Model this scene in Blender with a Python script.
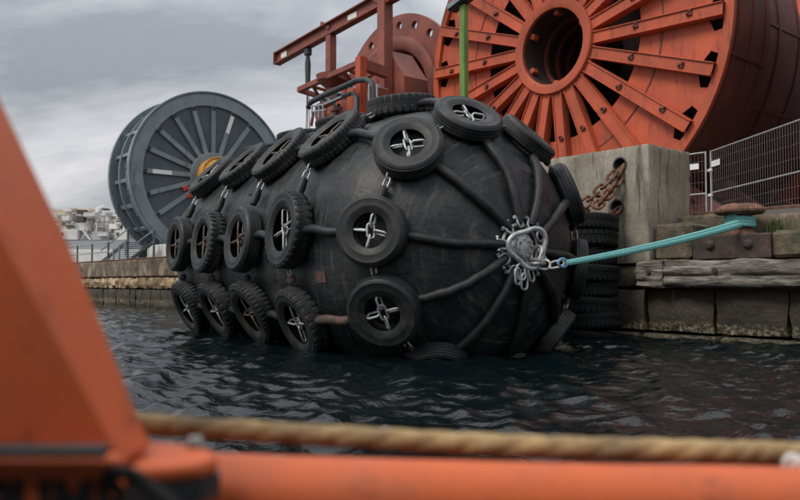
import bpy, bmesh, math, random
import numpy as np
from mathutils import Vector, Matrix, noise as mnoise
for o in list(bpy.data.objects): bpy.data.objects.remove(o)
S = bpy.context.scene
COL = S.collection
PI = math.pi
rnd = random.Random(7)
V = Vector

# ------------------------------------------------------------------ camera
FPX, CAMH, PITCH = 760.9, 1.037, 0.0433        # focal length in px of an 800 px wide frame
cam = bpy.data.cameras.new('camera'); camo = bpy.data.objects.new('camera', cam); COL.objects.link(camo)
camo.location = (0, 0, CAMH); camo.rotation_euler = (PI/2 + PITCH, 0, 0)
cam.sensor_width = 36; cam.lens = 36*FPX/800; cam.clip_start = 0.05; cam.clip_end = 6000
cam.dof.use_dof = True; cam.dof.focus_distance = 10.6; cam.dof.aperture_fstop = 2.1
S.camera = camo
# ------------------------------------------------------------------ world: overcast sky
SUN_DIR = V((-0.62, -0.40, 0.88)).normalized()  # towards the sun (behind cloud, left of and behind the camera)
W = bpy.data.worlds.new('World'); S.world = W; W.use_nodes = True
nt = W.node_tree; nt.nodes.clear(); N = nt.nodes.new; L = nt.links.new
out = N('ShaderNodeOutputWorld')
sky = N('ShaderNodeTexSky'); sky.sky_type = 'NISHITA'; sky.sun_disc = False
sky.sun_elevation = math.asin(SUN_DIR.z); sky.sun_rotation = math.atan2(SUN_DIR.x, SUN_DIR.y)
sky.dust_density = 3; sky.air_density = 1.5
bg1 = N('ShaderNodeBackground'); bg1.inputs[1].default_value = 0.06; L(sky.outputs[0], bg1.inputs[0])
tc = N('ShaderNodeTexCoord'); sep = N('ShaderNodeSeparateXYZ'); L(tc.outputs['Generated'], sep.inputs[0])
def wmath(op, a, b=None, c=None, clamp=False):
    m = N('ShaderNodeMath'); m.operation = op; m.use_clamp = clamp
    for i, x in enumerate((a, b, c)):
        if x is None: continue
        if isinstance(x, (int, float)): m.inputs[i].default_value = x
        else: L(x, m.inputs[i])
    return m.outputs[0]
zc = wmath('MAXIMUM', sep.outputs[2], 0.0)
den = wmath('ADD', zc, 0.42)
cb = N('ShaderNodeCombineXYZ')
L(wmath('DIVIDE', sep.outputs[0], den), cb.inputs[0]); L(wmath('DIVIDE', sep.outputs[1], den), cb.inputs[1])
cn = N('ShaderNodeTexNoise'); cn.inputs['Scale'].default_value = 1.15; cn.inputs['Detail'].default_value = 6
cn.inputs['Roughness'].default_value = 0.6; cn.inputs['Distortion'].default_value = 0.5
mp = N('ShaderNodeMapping'); mp.inputs['Location'].default_value = (15.2, 11.8, 0); mp.inputs['Rotation'].default_value = (0, 0, 0.5)
mp.inputs['Scale'].default_value = (0.8, 1.15, 1)
L(cb.outputs[0], mp.inputs[0]); L(mp.outputs[0], cn.inputs['Vector'])
cr = N('ShaderNodeValToRGB'); L(cn.outputs[0], cr.inputs[0])
e = cr.color_ramp.elements; e[0].position = 0.36; e[0].color = (0.20, 0.217, 0.242, 1); e[1].position = 0.66; e[1].color = (0.60, 0.585, 0.605, 1)
e2 = e.new(0.49); e2.color = (0.385, 0.392, 0.415, 1)
cs = wmath('MULTIPLY_ADD', zc, 1.75, 0.86)       # an overcast sky is brighter towards the zenith
bg2 = N('ShaderNodeBackground'); L(cr.outputs[0], bg2.inputs[0]); L(cs, bg2.inputs[1])
mx = N('ShaderNodeMixShader'); mx.inputs[0].default_value = 0.94
L(bg1.outputs[0], mx.inputs[1]); L(bg2.outputs[0], mx.inputs[2]); L(mx.outputs[0], out.inputs[0])
sun = bpy.data.lights.new('sun', 'SUN'); sun.energy = 1.5; sun.angle = math.radians(22); sun.color = (1, 0.96, 0.9)
suno = bpy.data.objects.new('sun', sun); COL.objects.link(suno)
suno.rotation_euler = SUN_DIR.to_track_quat('Z', 'Y').to_euler(); suno.location = (-20, -20, 40)
S.view_settings.view_transform = 'Standard'; S.view_settings.look = 'None'; S.view_settings.exposure = 0.42; S.view_settings.gamma = 1
S.render.engine = 'CYCLES'; S.cycles.use_denoising = True; S.cycles.max_bounces = 6

# ------------------------------------------------------------------ helpers
def ray(x, y):
    a, b = (x-400)/FPX, (250-y)/FPX; c, s = math.cos(PITCH), math.sin(PITCH)
    d = V((a, c-b*s, s+b*c)); return d/d.y
def at_depth(x, y, Y): return V((0, 0, CAMH)) + ray(x, y)*Y
# quay frame: x along the quay face (towards the near end), y inland, z up
QD = V((.64, -.77, 0)).normalized(); QN = V((.77, .64, 0)).normalized(); Q0 = V((4.7, 14.95, 0))
QM = Matrix.Translation(Q0) @ Matrix(((QD.x, QN.x, 0, 0), (QD.y, QN.y, 0, 0), (0, 0, 1, 0), (0, 0, 0, 1)))
QI = QM.inverted()
def quay_at(px, py, y):            # the quay-frame point a pixel sees in the vertical plane y metres behind the face
    o = QI @ V((0, 0, CAMH)); d = QI.to_3x3() @ ray(px, py)
    return o + d*((y-o.y)/d.y)

class MB:
    def __init__(s): s.v = []; s.f = []
    def add(s, vs, fs, M=None):
        n = len(s.v)
        s.v += [tuple(M @ V(p)) if M else tuple(p) for p in vs]
        s.f += [tuple(i+n for i in f) for f in fs]; return s
    def box(s, c, d, bev=0.0, M=None, rot=None):
        x, y, z = [q/2 for q in d]
        T = Matrix.Translation(V(c))
        if rot is not None: T = T @ rot.to_4x4()
        if M: T = M @ T
        b = min(bev, x*.45, y*.45, z*.45)
        if b <= 0:
            vs = [(i*x, j*y, k*z) for i in (-1, 1) for j in (-1, 1) for k in (-1, 1)]
            return s.add(vs, [(0,1,3,2),(4,6,7,5),(0,4,5,1),(2,3,7,6),(0,2,6,4),(1,5,7,3)], T)
        bm = bmesh.new(); bmesh.ops.create_cube(bm, size=1)
        for v in bm.verts: v.co = (v.co.x*2*x, v.co.y*2*y, v.co.z*2*z)
        bmesh.ops.bevel(bm, geom=bm.edges[:], offset=b, segments=1, affect='EDGES', profile=.5)
        bm.verts.index_update()
        s.add([v.co[:] for v in bm.verts], [[v.index for v in f.verts] for f in bm.faces], T); bm.free(); return s
    def bar(s, a, b, w, h, bev=0.0, up=(0, 0, 1), M=None):     # box beam from a to b
        a, b = V(a), V(b); d = (b-a); l = d.length; d.normalize(); u = V(up)
        if abs(d.dot(u)) > .98: u = V((1, 0, 0))
        sd = d.cross(u).normalized(); u = sd.cross(d)
        R = Matrix((d, sd, u)).transposed()
        return s.box((a+b)/2, (l, w, h), bev, M, R)
    def tube(s, pts, r, n=8, cap=True, closed=False, M=None, flat=1.0, up=None):
        pts = [V(p) for p in pts]; k = len(pts); rs = r if isinstance(r, (list, tuple)) else [r]*k
        vs = []; fs = []; prev = V(up) if up else None
        for i, p in enumerate(pts):
            if closed: t = pts[(i+1) % k]-pts[i-1]
            else: t = pts[min(i+1, k-1)]-pts[max(i-1, 0)]
            t.normalize()
            if prev is None: prev = V((0, 0, 1)) if abs(t.z) < .9 else V((1, 0, 0))
            a = (prev-t*prev.dot(t)); a.normalize(); prev = a; b = t.cross(a)
            for j in range(n):
                th = 2*PI*j/n; vs.append(p+a*(math.cos(th)*rs[i])+b*(math.sin(th)*rs[i]*flat))
        m = k if closed else k-1
        for i in range(m):
            i2 = (i+1) % k
            for j in range(n): fs.append((i*n+j, i*n+(j+1) % n, i2*n+(j+1) % n, i2*n+j))
        if cap and not closed: fs += [tuple(range(n))[::-1], tuple((k-1)*n+j for j in range(n))]
        return s.add(vs, fs, M)
    def lathe(s, prof, n=32, M=None, closed=False, a0=0, a1=2*PI):    # prof: (r, h) round local z
        full = abs(a1-a0-2*PI) < 1e-6; k = len(prof); m = n if full else n+1
        vs = [(r*math.cos(a0+(a1-a0)*j/n), r*math.sin(a0+(a1-a0)*j/n), h) for j in range(m) for r, h in prof]; fs = []
        for j in range(n):
            j2 = (j+1) % m
            for i in range(k if closed else k-1):
                i2 = (i+1) % k; fs.append((j*k+i, j2*k+i, j2*k+i2, j*k+i2))
        if not full and closed: fs += [tuple(range(k)), tuple(n*k+i for i in range(k))[::-1]]
        return s.add(vs, fs, M)
    def prism(s, poly, h0, h1, M=None):          # polygon in local xy, extruded along z
        n = len(poly)
        vs = [(x, y, h0) for x, y in poly]+[(x, y, h1) for x, y in poly]
        fs = [tuple(range(n))[::-1], tuple(range(n, 2*n))]+[(i, (i+1) % n, n+(i+1) % n, n+i) for i in range(n)]
        return s.add(vs, fs, M)
    def mesh(s, name, m, smooth=35):
        me = bpy.data.meshes.new(name); me.from_pydata(s.v, [], s.f); me.update()
        bm = bmesh.new(); bm.from_mesh(me); bmesh.ops.recalc_face_normals(bm, faces=bm.faces[:]); bm.to_mesh(me); bm.free()
        if smooth:
            me.polygons.foreach_set('use_smooth', [True]*len(me.polygons)); me.set_sharp_from_angle(angle=math.radians(smooth))
        if m: me.materials.append(m)
        return me
    def build(s, name, m, parent=None, smooth=35, mat=None):
        return link(name, s.mesh(name, m, smooth), parent, mat)
def link(name, me, parent=None, M=None):
    o = bpy.data.objects.new(name, me); COL.objects.link(o)
    if parent: o.parent = parent
    if M is not None: o.matrix_local = M
    return o
def empty(name, label, cat, M, group=None):
    o = bpy.data.objects.new(name, None); COL.objects.link(o); o.matrix_world = M; o.empty_display_size = .2
    return tag(o, label, cat, group)
def tag(o, label, cat, group=None):
    o['label'] = label; o['category'] = cat
    if group: o['group'] = group
    return o
def struct(o): o['kind'] = 'structure'; return o
def stuff(o): o['kind'] = 'stuff'; return o
def T(x, y, z): return Matrix.Translation((x, y, z))
def RX(a): return Matrix.Rotation(a, 4, 'X')
def RY(a): return Matrix.Rotation(a, 4, 'Y')
def RZ(a): return Matrix.Rotation(a, 4, 'Z')

# ------------------------------------------------------------------ materials
def mat(name, col, rough=.6, metal=0, var=.3, scale=3, bump=.15, bscale=25, col2=None, pscale=2, pth=.55, psoft=.12,
        stretch=(1, 1, 1), rand=0.0, spec=.5, pcoat=None, dist=.01, third=None, tth=.6, tscale=6, tstretch=(1, 1, 1), tz=None, tworld=False):
    m = bpy.data.materials.new(name); m.use_nodes = True; t = m.node_tree; n = t.nodes.new; l = t.links.new
    p = t.nodes['Principled BSDF']; p.inputs['Metallic'].default_value = metal; p.inputs['Specular IOR Level'].default_value = spec
    tc = n('ShaderNodeTexCoord'); src = tc.outputs['Object']
    oi = n('ShaderNodeObjectInfo')
    off = n('ShaderNodeVectorMath'); off.operation = 'MULTIPLY_ADD'; off.inputs[1].default_value = (37, 23, 11)
    cbx = n('ShaderNodeCombineXYZ')
    for i in range(3): l(oi.outputs['Random'], cbx.inputs[i])
    l(cbx.outputs[0], off.inputs[0]); l(src, off.inputs[2]); src = off.outputs[0]
    def noise(sc, st=(1, 1, 1), det=6, r=.6, world=False):
        mpn = n('ShaderNodeMapping'); mpn.inputs['Scale'].default_value = st
        l(n('ShaderNodeNewGeometry').outputs['Position'] if world else src, mpn.inputs[0])
        z = n('ShaderNodeTexNoise'); z.inputs['Scale'].default_value = sc; z.inputs['Detail'].default_value = det
        z.inputs['Roughness'].default_value = r; l(mpn.outputs[0], z.inputs['Vector']); return z.outputs[0]
    def ramp(x, a, b):
        r = n('ShaderNodeMapRange'); r.inputs[1].default_value = a; r.inputs[2].default_value = b; l(x, r.inputs[0]); return r.outputs[0]
    def mix(f, a, b, bt='MIX'):
        q = n('ShaderNodeMix'); q.data_type = 'RGBA'; q.blend_type = bt
        if isinstance(f, float): q.inputs[0].default_value = f
        else: l(f, q.inputs[0])
        for i, x in ((6, a), (7, b)):
            if isinstance(x, tuple): q.inputs[i].default_value = (*x, 1)
            else: l(x, q.inputs[i])
        return q.outputs[2]
    nz = noise(scale, stretch)
    lo = tuple(c*(1-var) for c in col); hi = tuple(min(1, c*(1+var)) for c in col)
    c = mix(ramp(nz, .3, .7), lo, hi)
    if col2: c = mix(ramp(noise(pscale, stretch, 8, .65), pth-psoft, pth+psoft), c, col2)
    if third:
        tm = ramp(noise(tscale, tstretch, 8, .7, tworld), tth-.08, tth+.08)
        if tz:      # barnacle crust keeps to a band at the tide line
            ge = n('ShaderNodeNewGeometry'); sx_ = n('ShaderNodeSeparateXYZ'); l(ge.outputs['Position'], sx_.inputs[0])
            d_ = n('ShaderNodeMath'); d_.operation = 'SUBTRACT'; d_.inputs[1].default_value = tz[0]; l(sx_.outputs[2], d_.inputs[0])
            a_ = n('ShaderNodeMath'); a_.operation = 'ABSOLUTE'; l(d_.outputs[0], a_.inputs[0])
            w_ = ramp(a_.outputs[0], tz[1], tz[1]*.3); m_ = n('ShaderNodeMath'); m_.operation = 'MULTIPLY'; m_.use_clamp = True
            l(w_, m_.inputs[0]); l(tm, m_.inputs[1]); tm = m_.outputs[0]
        c = mix(tm, c, third)
    if rand:
        rr = n('ShaderNodeMapRange'); rr.inputs[3].default_value = 1-rand; rr.inputs[4].default_value = 1+rand; l(oi.outputs['Random'], rr.inputs[0])
        cc = n('ShaderNodeCombineXYZ')
        for i in range(3): l(rr.outputs[0], cc.inputs[i])
        c = mix(1.0, c, cc.outputs[0], 'MULTIPLY')
    l(c, p.inputs['Base Color'])
    rg = n('ShaderNodeMapRange'); rg.inputs[3].default_value = max(.03, rough-.13); rg.inputs[4].default_value = min(1, rough+.13)
    l(noise(scale*2.3), rg.inputs[0]); l(rg.outputs[0], p.inputs['Roughness'])
    if bump:
        b = n('ShaderNodeBump'); b.inputs['Strength'].default_value = bump; b.inputs['Distance'].default_value = dist
        l(noise(bscale, stretch, 8, .65), b.inputs['Height']); l(b.outputs[0], p.inputs['Normal'])
    return m
RUST = (.11, .045, .022)
M_body = mat('fender_rubber', (.0095, .0115, .0125), .46, spec=.36, var=.4, scale=1.6, bump=.9, bscale=7, col2=(.036, .036, .035), pscale=1.8, pth=.57, psoft=.13,
             stretch=(.6, 1.6, 1.6), third=(.078, .075, .071), tth=.62, tscale=3.2, tstretch=(5, .5, .5), dist=.015)
M_tyre = mat('tyre_rubber', (.0105, .0115, .012), .52, spec=.38, var=.3, scale=5, bump=.3, bscale=40, col2=(.034, .033, .031), pscale=3.2, pth=.57, psoft=.1, rand=.3, third=(.085, .06, .045), tth=.72, tscale=5)
M_sleeve = mat('rubber_sleeve', (.0115, .0125, .013), .5, spec=.38, var=.3, scale=6, bump=.3, bscale=30, col2=(.030, .029, .028), pscale=5, pth=.58, rand=.2)
M_brown = mat('worn_sleeve', (.11, .06, .042), .75, var=.4, scale=9, bump=.3, bscale=30, col2=(.04, .03, .027), pscale=8, pth=.5)
M_galv = mat('galvanised_chain', (.42, .43, .43), .45, metal=.5, var=.25, scale=14, bump=.2, bscale=60, col2=(.24, .22, .20), pscale=9, pth=.6)
M_dull = mat('dull_chain', (.15, .135, .12), .6, metal=.4, var=.4, scale=14, bump=.3, bscale=60, col2=(.12, .06, .035), pscale=9, pth=.54)
M_rustchain = mat('rusty_chain', (.20, .085, .04), .8, var=.45, scale=10, bump=.6, bscale=40, col2=(.07, .035, .022), pscale=12, pth=.5)
M_black = mat('black_rubber', (.006, .0066, .007), .65, spec=.2, var=.3, scale=3, bump=.4, bscale=14)
M_concrete = mat('weathered_concrete', (.31, .28, .225), .88, var=.25, scale=1.8, bump=.7, bscale=11, col2=(.17, .145, .105), pscale=1.3, pth=.53, psoft=.16,
                 third=(.085, .07, .05), tth=.58, tscale=2.6, tstretch=(2.6, 2.6, .3), tworld=True, rand=.06, dist=.02)
M_concrete2 = mat('stained_cap_concrete', (.155, .115, .08), .88, var=.35, scale=1.6, bump=.5, bscale=14, col2=(.06, .045, .032), pscale=2, pth=.53, psoft=.12,
                  stretch=(.9, .9, .7), third=(.34, .28, .19), tth=.60, tscale=1.6, tstretch=(1, 1, .8), rand=.2)
M_stone = mat('pale_granite', (.43, .33, .20), .85, var=.35, scale=2.4, bump=.8, bscale=7, col2=(.20, .12, .06), pscale=1.7, pth=.52, psoft=.1,
              third=(.055, .042, .028), tth=.60, tscale=3.5, tstretch=(1.6, 1.6, .6), rand=.35, dist=.05)
M_wet = mat('wet_dark_granite', (.048, .035, .02), .65, var=.4, scale=2.2, bump=.9, bscale=9, col2=(.026, .025, .017), pscale=1.6, pth=.5, psoft=.12,
            third=(.30, .26, .17), tth=.55, tscale=13, rand=.25, dist=.04, tz=(.16, .18))
M_old = mat('lichen_stone', (.15, .115, .072), .88, var=.4, scale=4, bump=.9, bscale=16, col2=(.07, .06, .042), pscale=5, pth=.52, psoft=.1,
            third=(.05, .055, .022), tth=.6, tscale=3, rand=.2, dist=.03)
M_joint = mat('joint_mortar', (.022, .02, .016), .95, var=.4, scale=5, bump=.5)
M_wood = mat('weathered_timber', (.215, .19, .16), .9, var=.45, scale=5, bump=1.0, bscale=16, stretch=(.42, 1.6, 2.6), col2=(.04, .036, .033), pscale=5.2, pth=.535, psoft=.09,
             third=(.10, .055, .035), tth=.68, tscale=3, dist=.02)
M_plate = mat('corroded_plate', (.085, .05, .036), .8, var=.4, scale=5, bump=.6, bscale=25, col2=(.035, .026, .022), pscale=4, pth=.5)
M_rust = mat('rust', (.125, .055, .034), .82, var=.4, scale=6, bump=.5, bscale=30, col2=(.05, .028, .02), pscale=5, pth=.55)
M_boll = mat('rusted_bollard_iron', (.20, .095, .055), .85, var=.4, scale=9, bump=.8, bscale=30, col2=(.06, .036, .026), pscale=10, pth=.52, dist=.02)
M_teal = mat('teal_sling', (.17, .47, .45), .75, var=.25, scale=12, bump=.5, bscale=90, stretch=(1, 6, 6), col2=(.09, .30, .29), pscale=9, pth=.58)
M_orange = mat('orange_paint', (.50, .098, .044), .52, spec=.35, var=.2, scale=.9, bump=.12, bscale=9, col2=(.36, .078, .04), pscale=.8, pth=.55, psoft=.16,
               third=(.15, .046, .028), tth=.635, tscale=1.5, tstretch=(3, 3, .45), tworld=True, rand=.10)
M_orange_d = mat('shade_darkened_red', (.155, .038, .026), .6, var=.2, scale=.8, bump=.08, bscale=8, col2=(.10, .030, .022), pscale=1, pth=.55)  # darker copy of the orange paint; its colour carries the drum side's shade
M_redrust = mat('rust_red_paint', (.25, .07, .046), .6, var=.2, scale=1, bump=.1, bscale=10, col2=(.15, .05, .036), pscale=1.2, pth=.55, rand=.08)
M_core = mat('recess_shade_brown', (.045, .024, .018), .7, var=.3, scale=1, bump=.1)  # near-black brown puts the recess shade into the reel's inner surfaces
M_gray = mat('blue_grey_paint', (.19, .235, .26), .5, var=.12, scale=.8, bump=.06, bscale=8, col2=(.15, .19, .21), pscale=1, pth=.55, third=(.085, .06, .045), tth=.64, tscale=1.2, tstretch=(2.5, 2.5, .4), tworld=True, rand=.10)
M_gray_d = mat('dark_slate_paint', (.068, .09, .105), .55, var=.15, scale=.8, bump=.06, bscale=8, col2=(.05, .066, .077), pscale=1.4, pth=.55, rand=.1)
M_yellow = mat('yellow_paint', (.72, .36, .065), .5, var=.15, scale=3, bump=.05)
M_white = mat('white_paint', (.72, .72, .70), .6, var=.06, scale=3, bump=.03, third=(.45, .42, .38), tth=.68, tscale=5)
M_green = mat('green_paint', (.16, .26, .055), .55, var=.2, scale=2, bump=.1, bscale=20, col2=(.09, .15, .04), pscale=2.5, pth=.58, stretch=(2, 2, .4))
M_dark = mat('dark_steel', (.03, .035, .038), .6, var=.2, scale=3, bump=.1)
M_fence = mat('galvanised_fence', (.34, .35, .355), .5, metal=.3, var=.15, scale=5, bump=.05)
M_wire = mat('fence_wire', (.16, .165, .17), .55, metal=.3, var=.15, scale=5, bump=0)
M_boat = mat('boat_orange', (.66, .14, .045), .55, spec=.3, var=.1, scale=2, bump=.08, bscale=30, col2=(.52, .13, .06), pscale=6, pth=.56, third=(.22, .07, .04), tth=.655, tscale=9)
M_rope = mat('manila_rope', (.46, .32, .15), .9, var=.3, scale=10, bump=.6, bscale=60, col2=(.22, .16, .09), pscale=8, pth=.56)
M_ink = mat('black_lettering', (.012, .014, .016), .6, var=.2, scale=20, bump=0)
M_ship = mat('ship_white', (.72, .70, .66), .6, var=.12, scale=.4, bump=0, rand=.2)
M_shipc = mat('ship_cream', (.58, .47, .35), .6, var=.2, scale=.4, bump=0, rand=.25)
M_hull = mat('ship_grey_hull', (.40, .41, .42), .55, var=.1, scale=.2, bump=0, third=(.25, .19, .15), tth=.72, tscale=.5, tstretch=(2, 2, .3))
M_shipd = mat('ship_dark', (.07, .06, .055), .6, var=.3, scale=.5, bump=0)
M_blue = mat('blue_container', (.12, .27, .52), .5, var=.1, scale=.6, bump=0)
M_ground = mat('quay_asphalt', (.10, .095, .088), .9, var=.3, scale=.6, bump=.4, bscale=20, col2=(.14, .13, .115), pscale=.3, pth=.55)
M_grass = mat('grass_blades', (.085, .105, .03), .7, var=.4, scale=8, bump=0, rand=.2)
M_bed = mat('harbour_bed', (.02, .025, .022), .9, bump=0)

# ------------------------------------------------------------------ water
def axis(parts):
    a = []
    for x0, x1, d in parts: a += list(np.arange(x0, x1-1e-6, d))
    return np.array(a+[parts[-1][1]])
wx = axis([(-3000, -400, 400), (-400, -60, 34), (-60, -22, 2), (-22, -12, .2), (-12, 9.5, .047), (9.5, 14, .3), (14, 60, 4), (60, 400, 34), (400, 3000, 400)])
wy = axis([(-2000, -200, 300), (-200, -20, 18), (-20, 1.2, 1.06), (1.2, 3.4, .2), (3.4, 17, .045), (17, 30, .085), (30, 46, .2), (46, 90, 2.2), (90, 400, 31), (400, 4000, 600)])
GX, GY = np.meshgrid(wx, wy); Z = np.zeros_like(GX)
dxs = np.gradient(wx)[None, :]; dys = np.gradient(wy)[:, None]; cell = np.maximum(dxs+0*dys, dys+0*dxs)
rs = np.random.default_rng(11)
PX = GX.copy(); PY = GY.copy()
for i in range(64):
    lam = .16*(6.5**(i/63.0)); th = rs.normal(0.35, .75); k = 2*PI/lam; ph = rs.uniform(0, 2*PI)
    amp = .0074*lam**.55*rs.uniform(.5, 1.2)
    A = amp*np.clip((lam/cell-2.5)/2.5, 0, 1)
    # slow groups: gusts of rougher and calmer water
    grp = .75+.75*np.sin(GX*rs.uniform(-.7, .7)+GY*rs.uniform(-.7, .7)+ph*3)*np.sin(GX*.31+GY*.23+1.3*math.sin(ph))
    a = k*(GX*math.cos(th)+GY*math.sin(th))+ph
    Z += A*grp*np.sin(a); q = A*grp*np.cos(a)*.75
    PX += q*math.cos(th); PY += q*math.sin(th)
nx, ny = len(wx), len(wy)
me = bpy.data.meshes.new('water')
co = np.stack([PX, PY, Z], -1).reshape(-1, 3).astype(np.float32)
idx = np.arange(nx*ny).reshape(ny, nx)
quads = np.stack([idx[:-1, :-1], idx[:-1, 1:], idx[1:, 1:], idx[1:, :-1]], -1).reshape(-1, 4)
me.vertices.add(len(co)); me.vertices.foreach_set('co', co.ravel())
me.loops.add(quads.size); me.loops.foreach_set('vertex_index', quads.ravel().astype(np.int32))
me.polygons.add(len(quads)); me.polygons.foreach_set('loop_start', np.arange(0, quads.size, 4, dtype=np.int32))
me.polygons.foreach_set('use_smooth', np.ones(len(quads), dtype=bool)); me.update(); me.validate()
mw = bpy.data.materials.new('harbour_water'); mw.use_nodes = True; t = mw.node_tree; p = t.nodes['Principled BSDF']
p.inputs['Base Color'].default_value = (.0018, .0052, .0058, 1); p.inputs['Roughness'].default_value = .07; p.inputs['IOR'].default_value = 1.33
tcn = t.nodes.new('ShaderNodeTexCoord'); n1 = t.nodes.new('ShaderNodeTexNoise'); n1.inputs['Scale'].default_value = 11; n1.inputs['Detail'].default_value = 5
n2 = t.nodes.new('ShaderNodeTexNoise'); n2.inputs['Scale'].default_value = .9; n2.inputs['Detail'].default_value = 3
for q in (n1, n2): t.links.new(tcn.outputs['Object'], q.inputs['Vector'])
ad = t.nodes.new('ShaderNodeMath'); ad.operation = 'MULTIPLY_ADD'; ad.inputs[1].default_value = 2.2
t.links.new(n2.outputs[0], ad.inputs[0]); t.links.new(n1.outputs[0], ad.inputs[2])
b = t.nodes.new('ShaderNodeBump'); b.inputs['Strength'].default_value = .33; b.inputs['Distance'].default_value = .05
t.links.new(ad.outputs[0], b.inputs['Height']); t.links.new(b.outputs[0], p.inputs['Normal'])
me.materials.append(mw); struct(link('water', me))

# ------------------------------------------------------------------ quay: deck and wall
b = MB()
ss = [-75, -22, -10, 40]; zz = [2.12, 2.12, 2.42, 2.42]
for i in range(3):
    b.add([(ss[i], 1.4, zz[i]), (ss[i+1], 1.4, zz[i+1]), (ss[i+1], 27, zz[i+1]), (ss[i], 27, zz[i]),
           (ss[i], 1.4, -3), (ss[i+1], 1.4, -3), (ss[i+1], 27, -3), (ss[i], 27, -3)],
          [(0, 1, 2, 3), (4, 7, 6, 5), (0, 4, 5, 1), (2, 6, 7, 3)]+([(0, 3, 7, 4)] if i == 0 else [])+([(1, 5, 6, 2)] if i == 2 else []))
struct(b.build('quay_deck', M_ground, None, 30, QM))

def rough_block(w, d, h, j, seed, bev=.04, nx=0, nz=0):
    r = random.Random(seed)
    if not nx:
        b = MB().box((0, 0, 0), (w, d, h), bev)
        b.v = [(x+r.uniform(-j, j)*.6, y+r.uniform(-j, j), z+r.uniform(-j, j)*.5) for x, y, z in b.v]; return b
    # hewn block: uneven front face, worn arrises
    vs = []; fs = []
    for k in range(nz+1):
        for i in range(nx+1):
            u, v = i/nx, k/nz; e = min(min(u, 1-u)*w, min(v, 1-v)*h); ed = bev*(1-min(1, e/.06))
            x = (u-.5)*w+r.uniform(-j, j)*.45; z = (v-.5)*h+r.uniform(-j, j)*.35
            vs.append((x, -d/2+ed*r.uniform(.6, 1.8)+r.uniform(-j, j)*(.4 if e < .01 else 1), z))
    n = len(vs); m = nx+1
    for k in range(nz):
        for i in range(nx): a_ = k*m+i; fs.append((a_, a_+1, a_+m+1, a_+m))
    vs += [(x, d/2, z) for x, y, z in vs[:n]]
    ring = [i for i in range(m)]+[k*m+nx for k in range(1, nz+1)]+[nz*m+i for i in range(nx-1, -1, -1)]+[k*m for k in range(nz-1, 0, -1)]
    fs += [(ring[i], ring[(i+1) % len(ring)], n+ring[(i+1) % len(ring)], n+ring[i]) for i in range(len(ring))]
    return MB().add(vs, fs)
def chipped_box(w, d, h, seed, cut=.07):
    bm = bmesh.new(); bmesh.ops.create_cube(bm, size=1)
    for v in bm.verts: v.co = (v.co.x*w, v.co.y*d, v.co.z*h)
    for ax, ln in ((0, w), (1, d), (2, h)):
        for i in range(1, int(ln/cut)):
            c = -ln/2+ln*i/int(ln/cut); no = [0, 0, 0]; no[ax] = 1; p_ = [0, 0, 0]; p_[ax] = c
            bmesh.ops.bisect_plane(bm, geom=bm.verts[:]+bm.edges[:]+bm.faces[:], plane_co=p_, plane_no=no)
    half = (w/2, d/2, h/2)
    for v in bm.verts:
        q = [half[i]-abs(v.co[i]) for i in range(3)]; near = sorted(q); sd = V((seed*3.1, seed*1.7, 0))
        on_edge = near[1] < 1e-4
        n1 = mnoise.noise(v.co*2.2+sd); n2 = mnoise.noise(v.co*7+sd)
        k = 1-(.018+max(0, n1)*.035+max(0, n2)*.03 if on_edge else max(0, -n1-.15)*.012)/max(.3, min(half))*.9
        dv = v.normal.copy(); v.co -= dv*((.014+max(0, n1)*.05+max(0, n2)*.035) if on_edge else max(0, n1*.8+n2*.3)*.012)
    bm.verts.index_update(); b = MB().add([v.co[:] for v in bm.verts], [[v.index for v in f.verts] for f in bm.faces]); bm.free(); return b
wall = empty('quay_wall', 'old stone quay wall with stained concrete cap and wet lower courses', 'wall', QM @ T(0, 0, -.5))
WO = .5
def wpart(name, me, s, y, z): return link(name, me, wall, T(s, y, z+WO))
core = MB().box((-17, 1.0, -.55), (116, .8, 3.4)).box((-38.9, .66, 1.6), (72, .4, 1.0))
core.build('wall_core', M_joint, wall, 30, T(0, 0, WO))
blocks = {}
def stone(kind, m, s, w, z0, z1, y=.33, d=.66, j=.04):
    wq = round(w, 1); key = (kind, wq, round(z1-z0, 2), rnd.randrange(4))
    if key not in blocks: blocks[key] = rough_block(wq-(.1 if kind == 'pale' else .06), d, z1-z0-(.07 if kind == 'pale' else .05), j, int(wq*100)+key[3]*7+len(kind)*31, .05, *((5, 3) if kind == 'pale' else (5, 4) if kind in ('wet', 'under') else (0, 0))).mesh('stone_block', m, 50)
    return link('stone_block', blocks[key], wall, T(s+w/2, y+rnd.uniform(-.035, .035), (z0+z1)/2+WO) @ RZ(rnd.uniform(-.012, .012)))
s = -62.0
while s < 14:                                # waterline courses
    w = rnd.choice((1.2, 1.4, 1.5, 1.3)) if s > -14 else rnd.choice((.8, 1.0, 1.1, .7)); 
    if s > -14: stone('wet', M_wet, s, w, .1, .93)
    else: stone('wet', M_wet, s, w, -.05, .75)
    s += round(w, 1)
s = -62.4
while s < 14:
    w = 1.6; stone('low', M_wet, s, w, -.75, (.08 if s > -14 else -.07), .30, .7); s += 1.6
s = -62.2
while s < -4.2:                              # pale course under the cap
    w = rnd.choice((.7, .9, 1.0, 1.2)); stone('pale', M_stone, s, w, .77, 1.29, .34, .7, .10); s += round(w, 1)
for i in range(10):                          # stained concrete cap, cast in lengths
    b = rough_block(5.76, .9, .80, .012, i, .05); wpart('cap_beam', b.mesh('cap_beam', M_concrete2, 25), -61.5+i*5.8+2.9, .52, 1.72)
b = MB()
for i in range(10): b.box((-61.5+i*5.8+2.9, .16, 2.165), (5.7, .14, .07), .015)
b.build('edge_rail', M_rust, wall, 30, T(0, 0, WO))
for i in range(3): stone('under', M_old, -3.2+i*1.2, 1.2, .95, 1.41, .36, .7)
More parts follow.
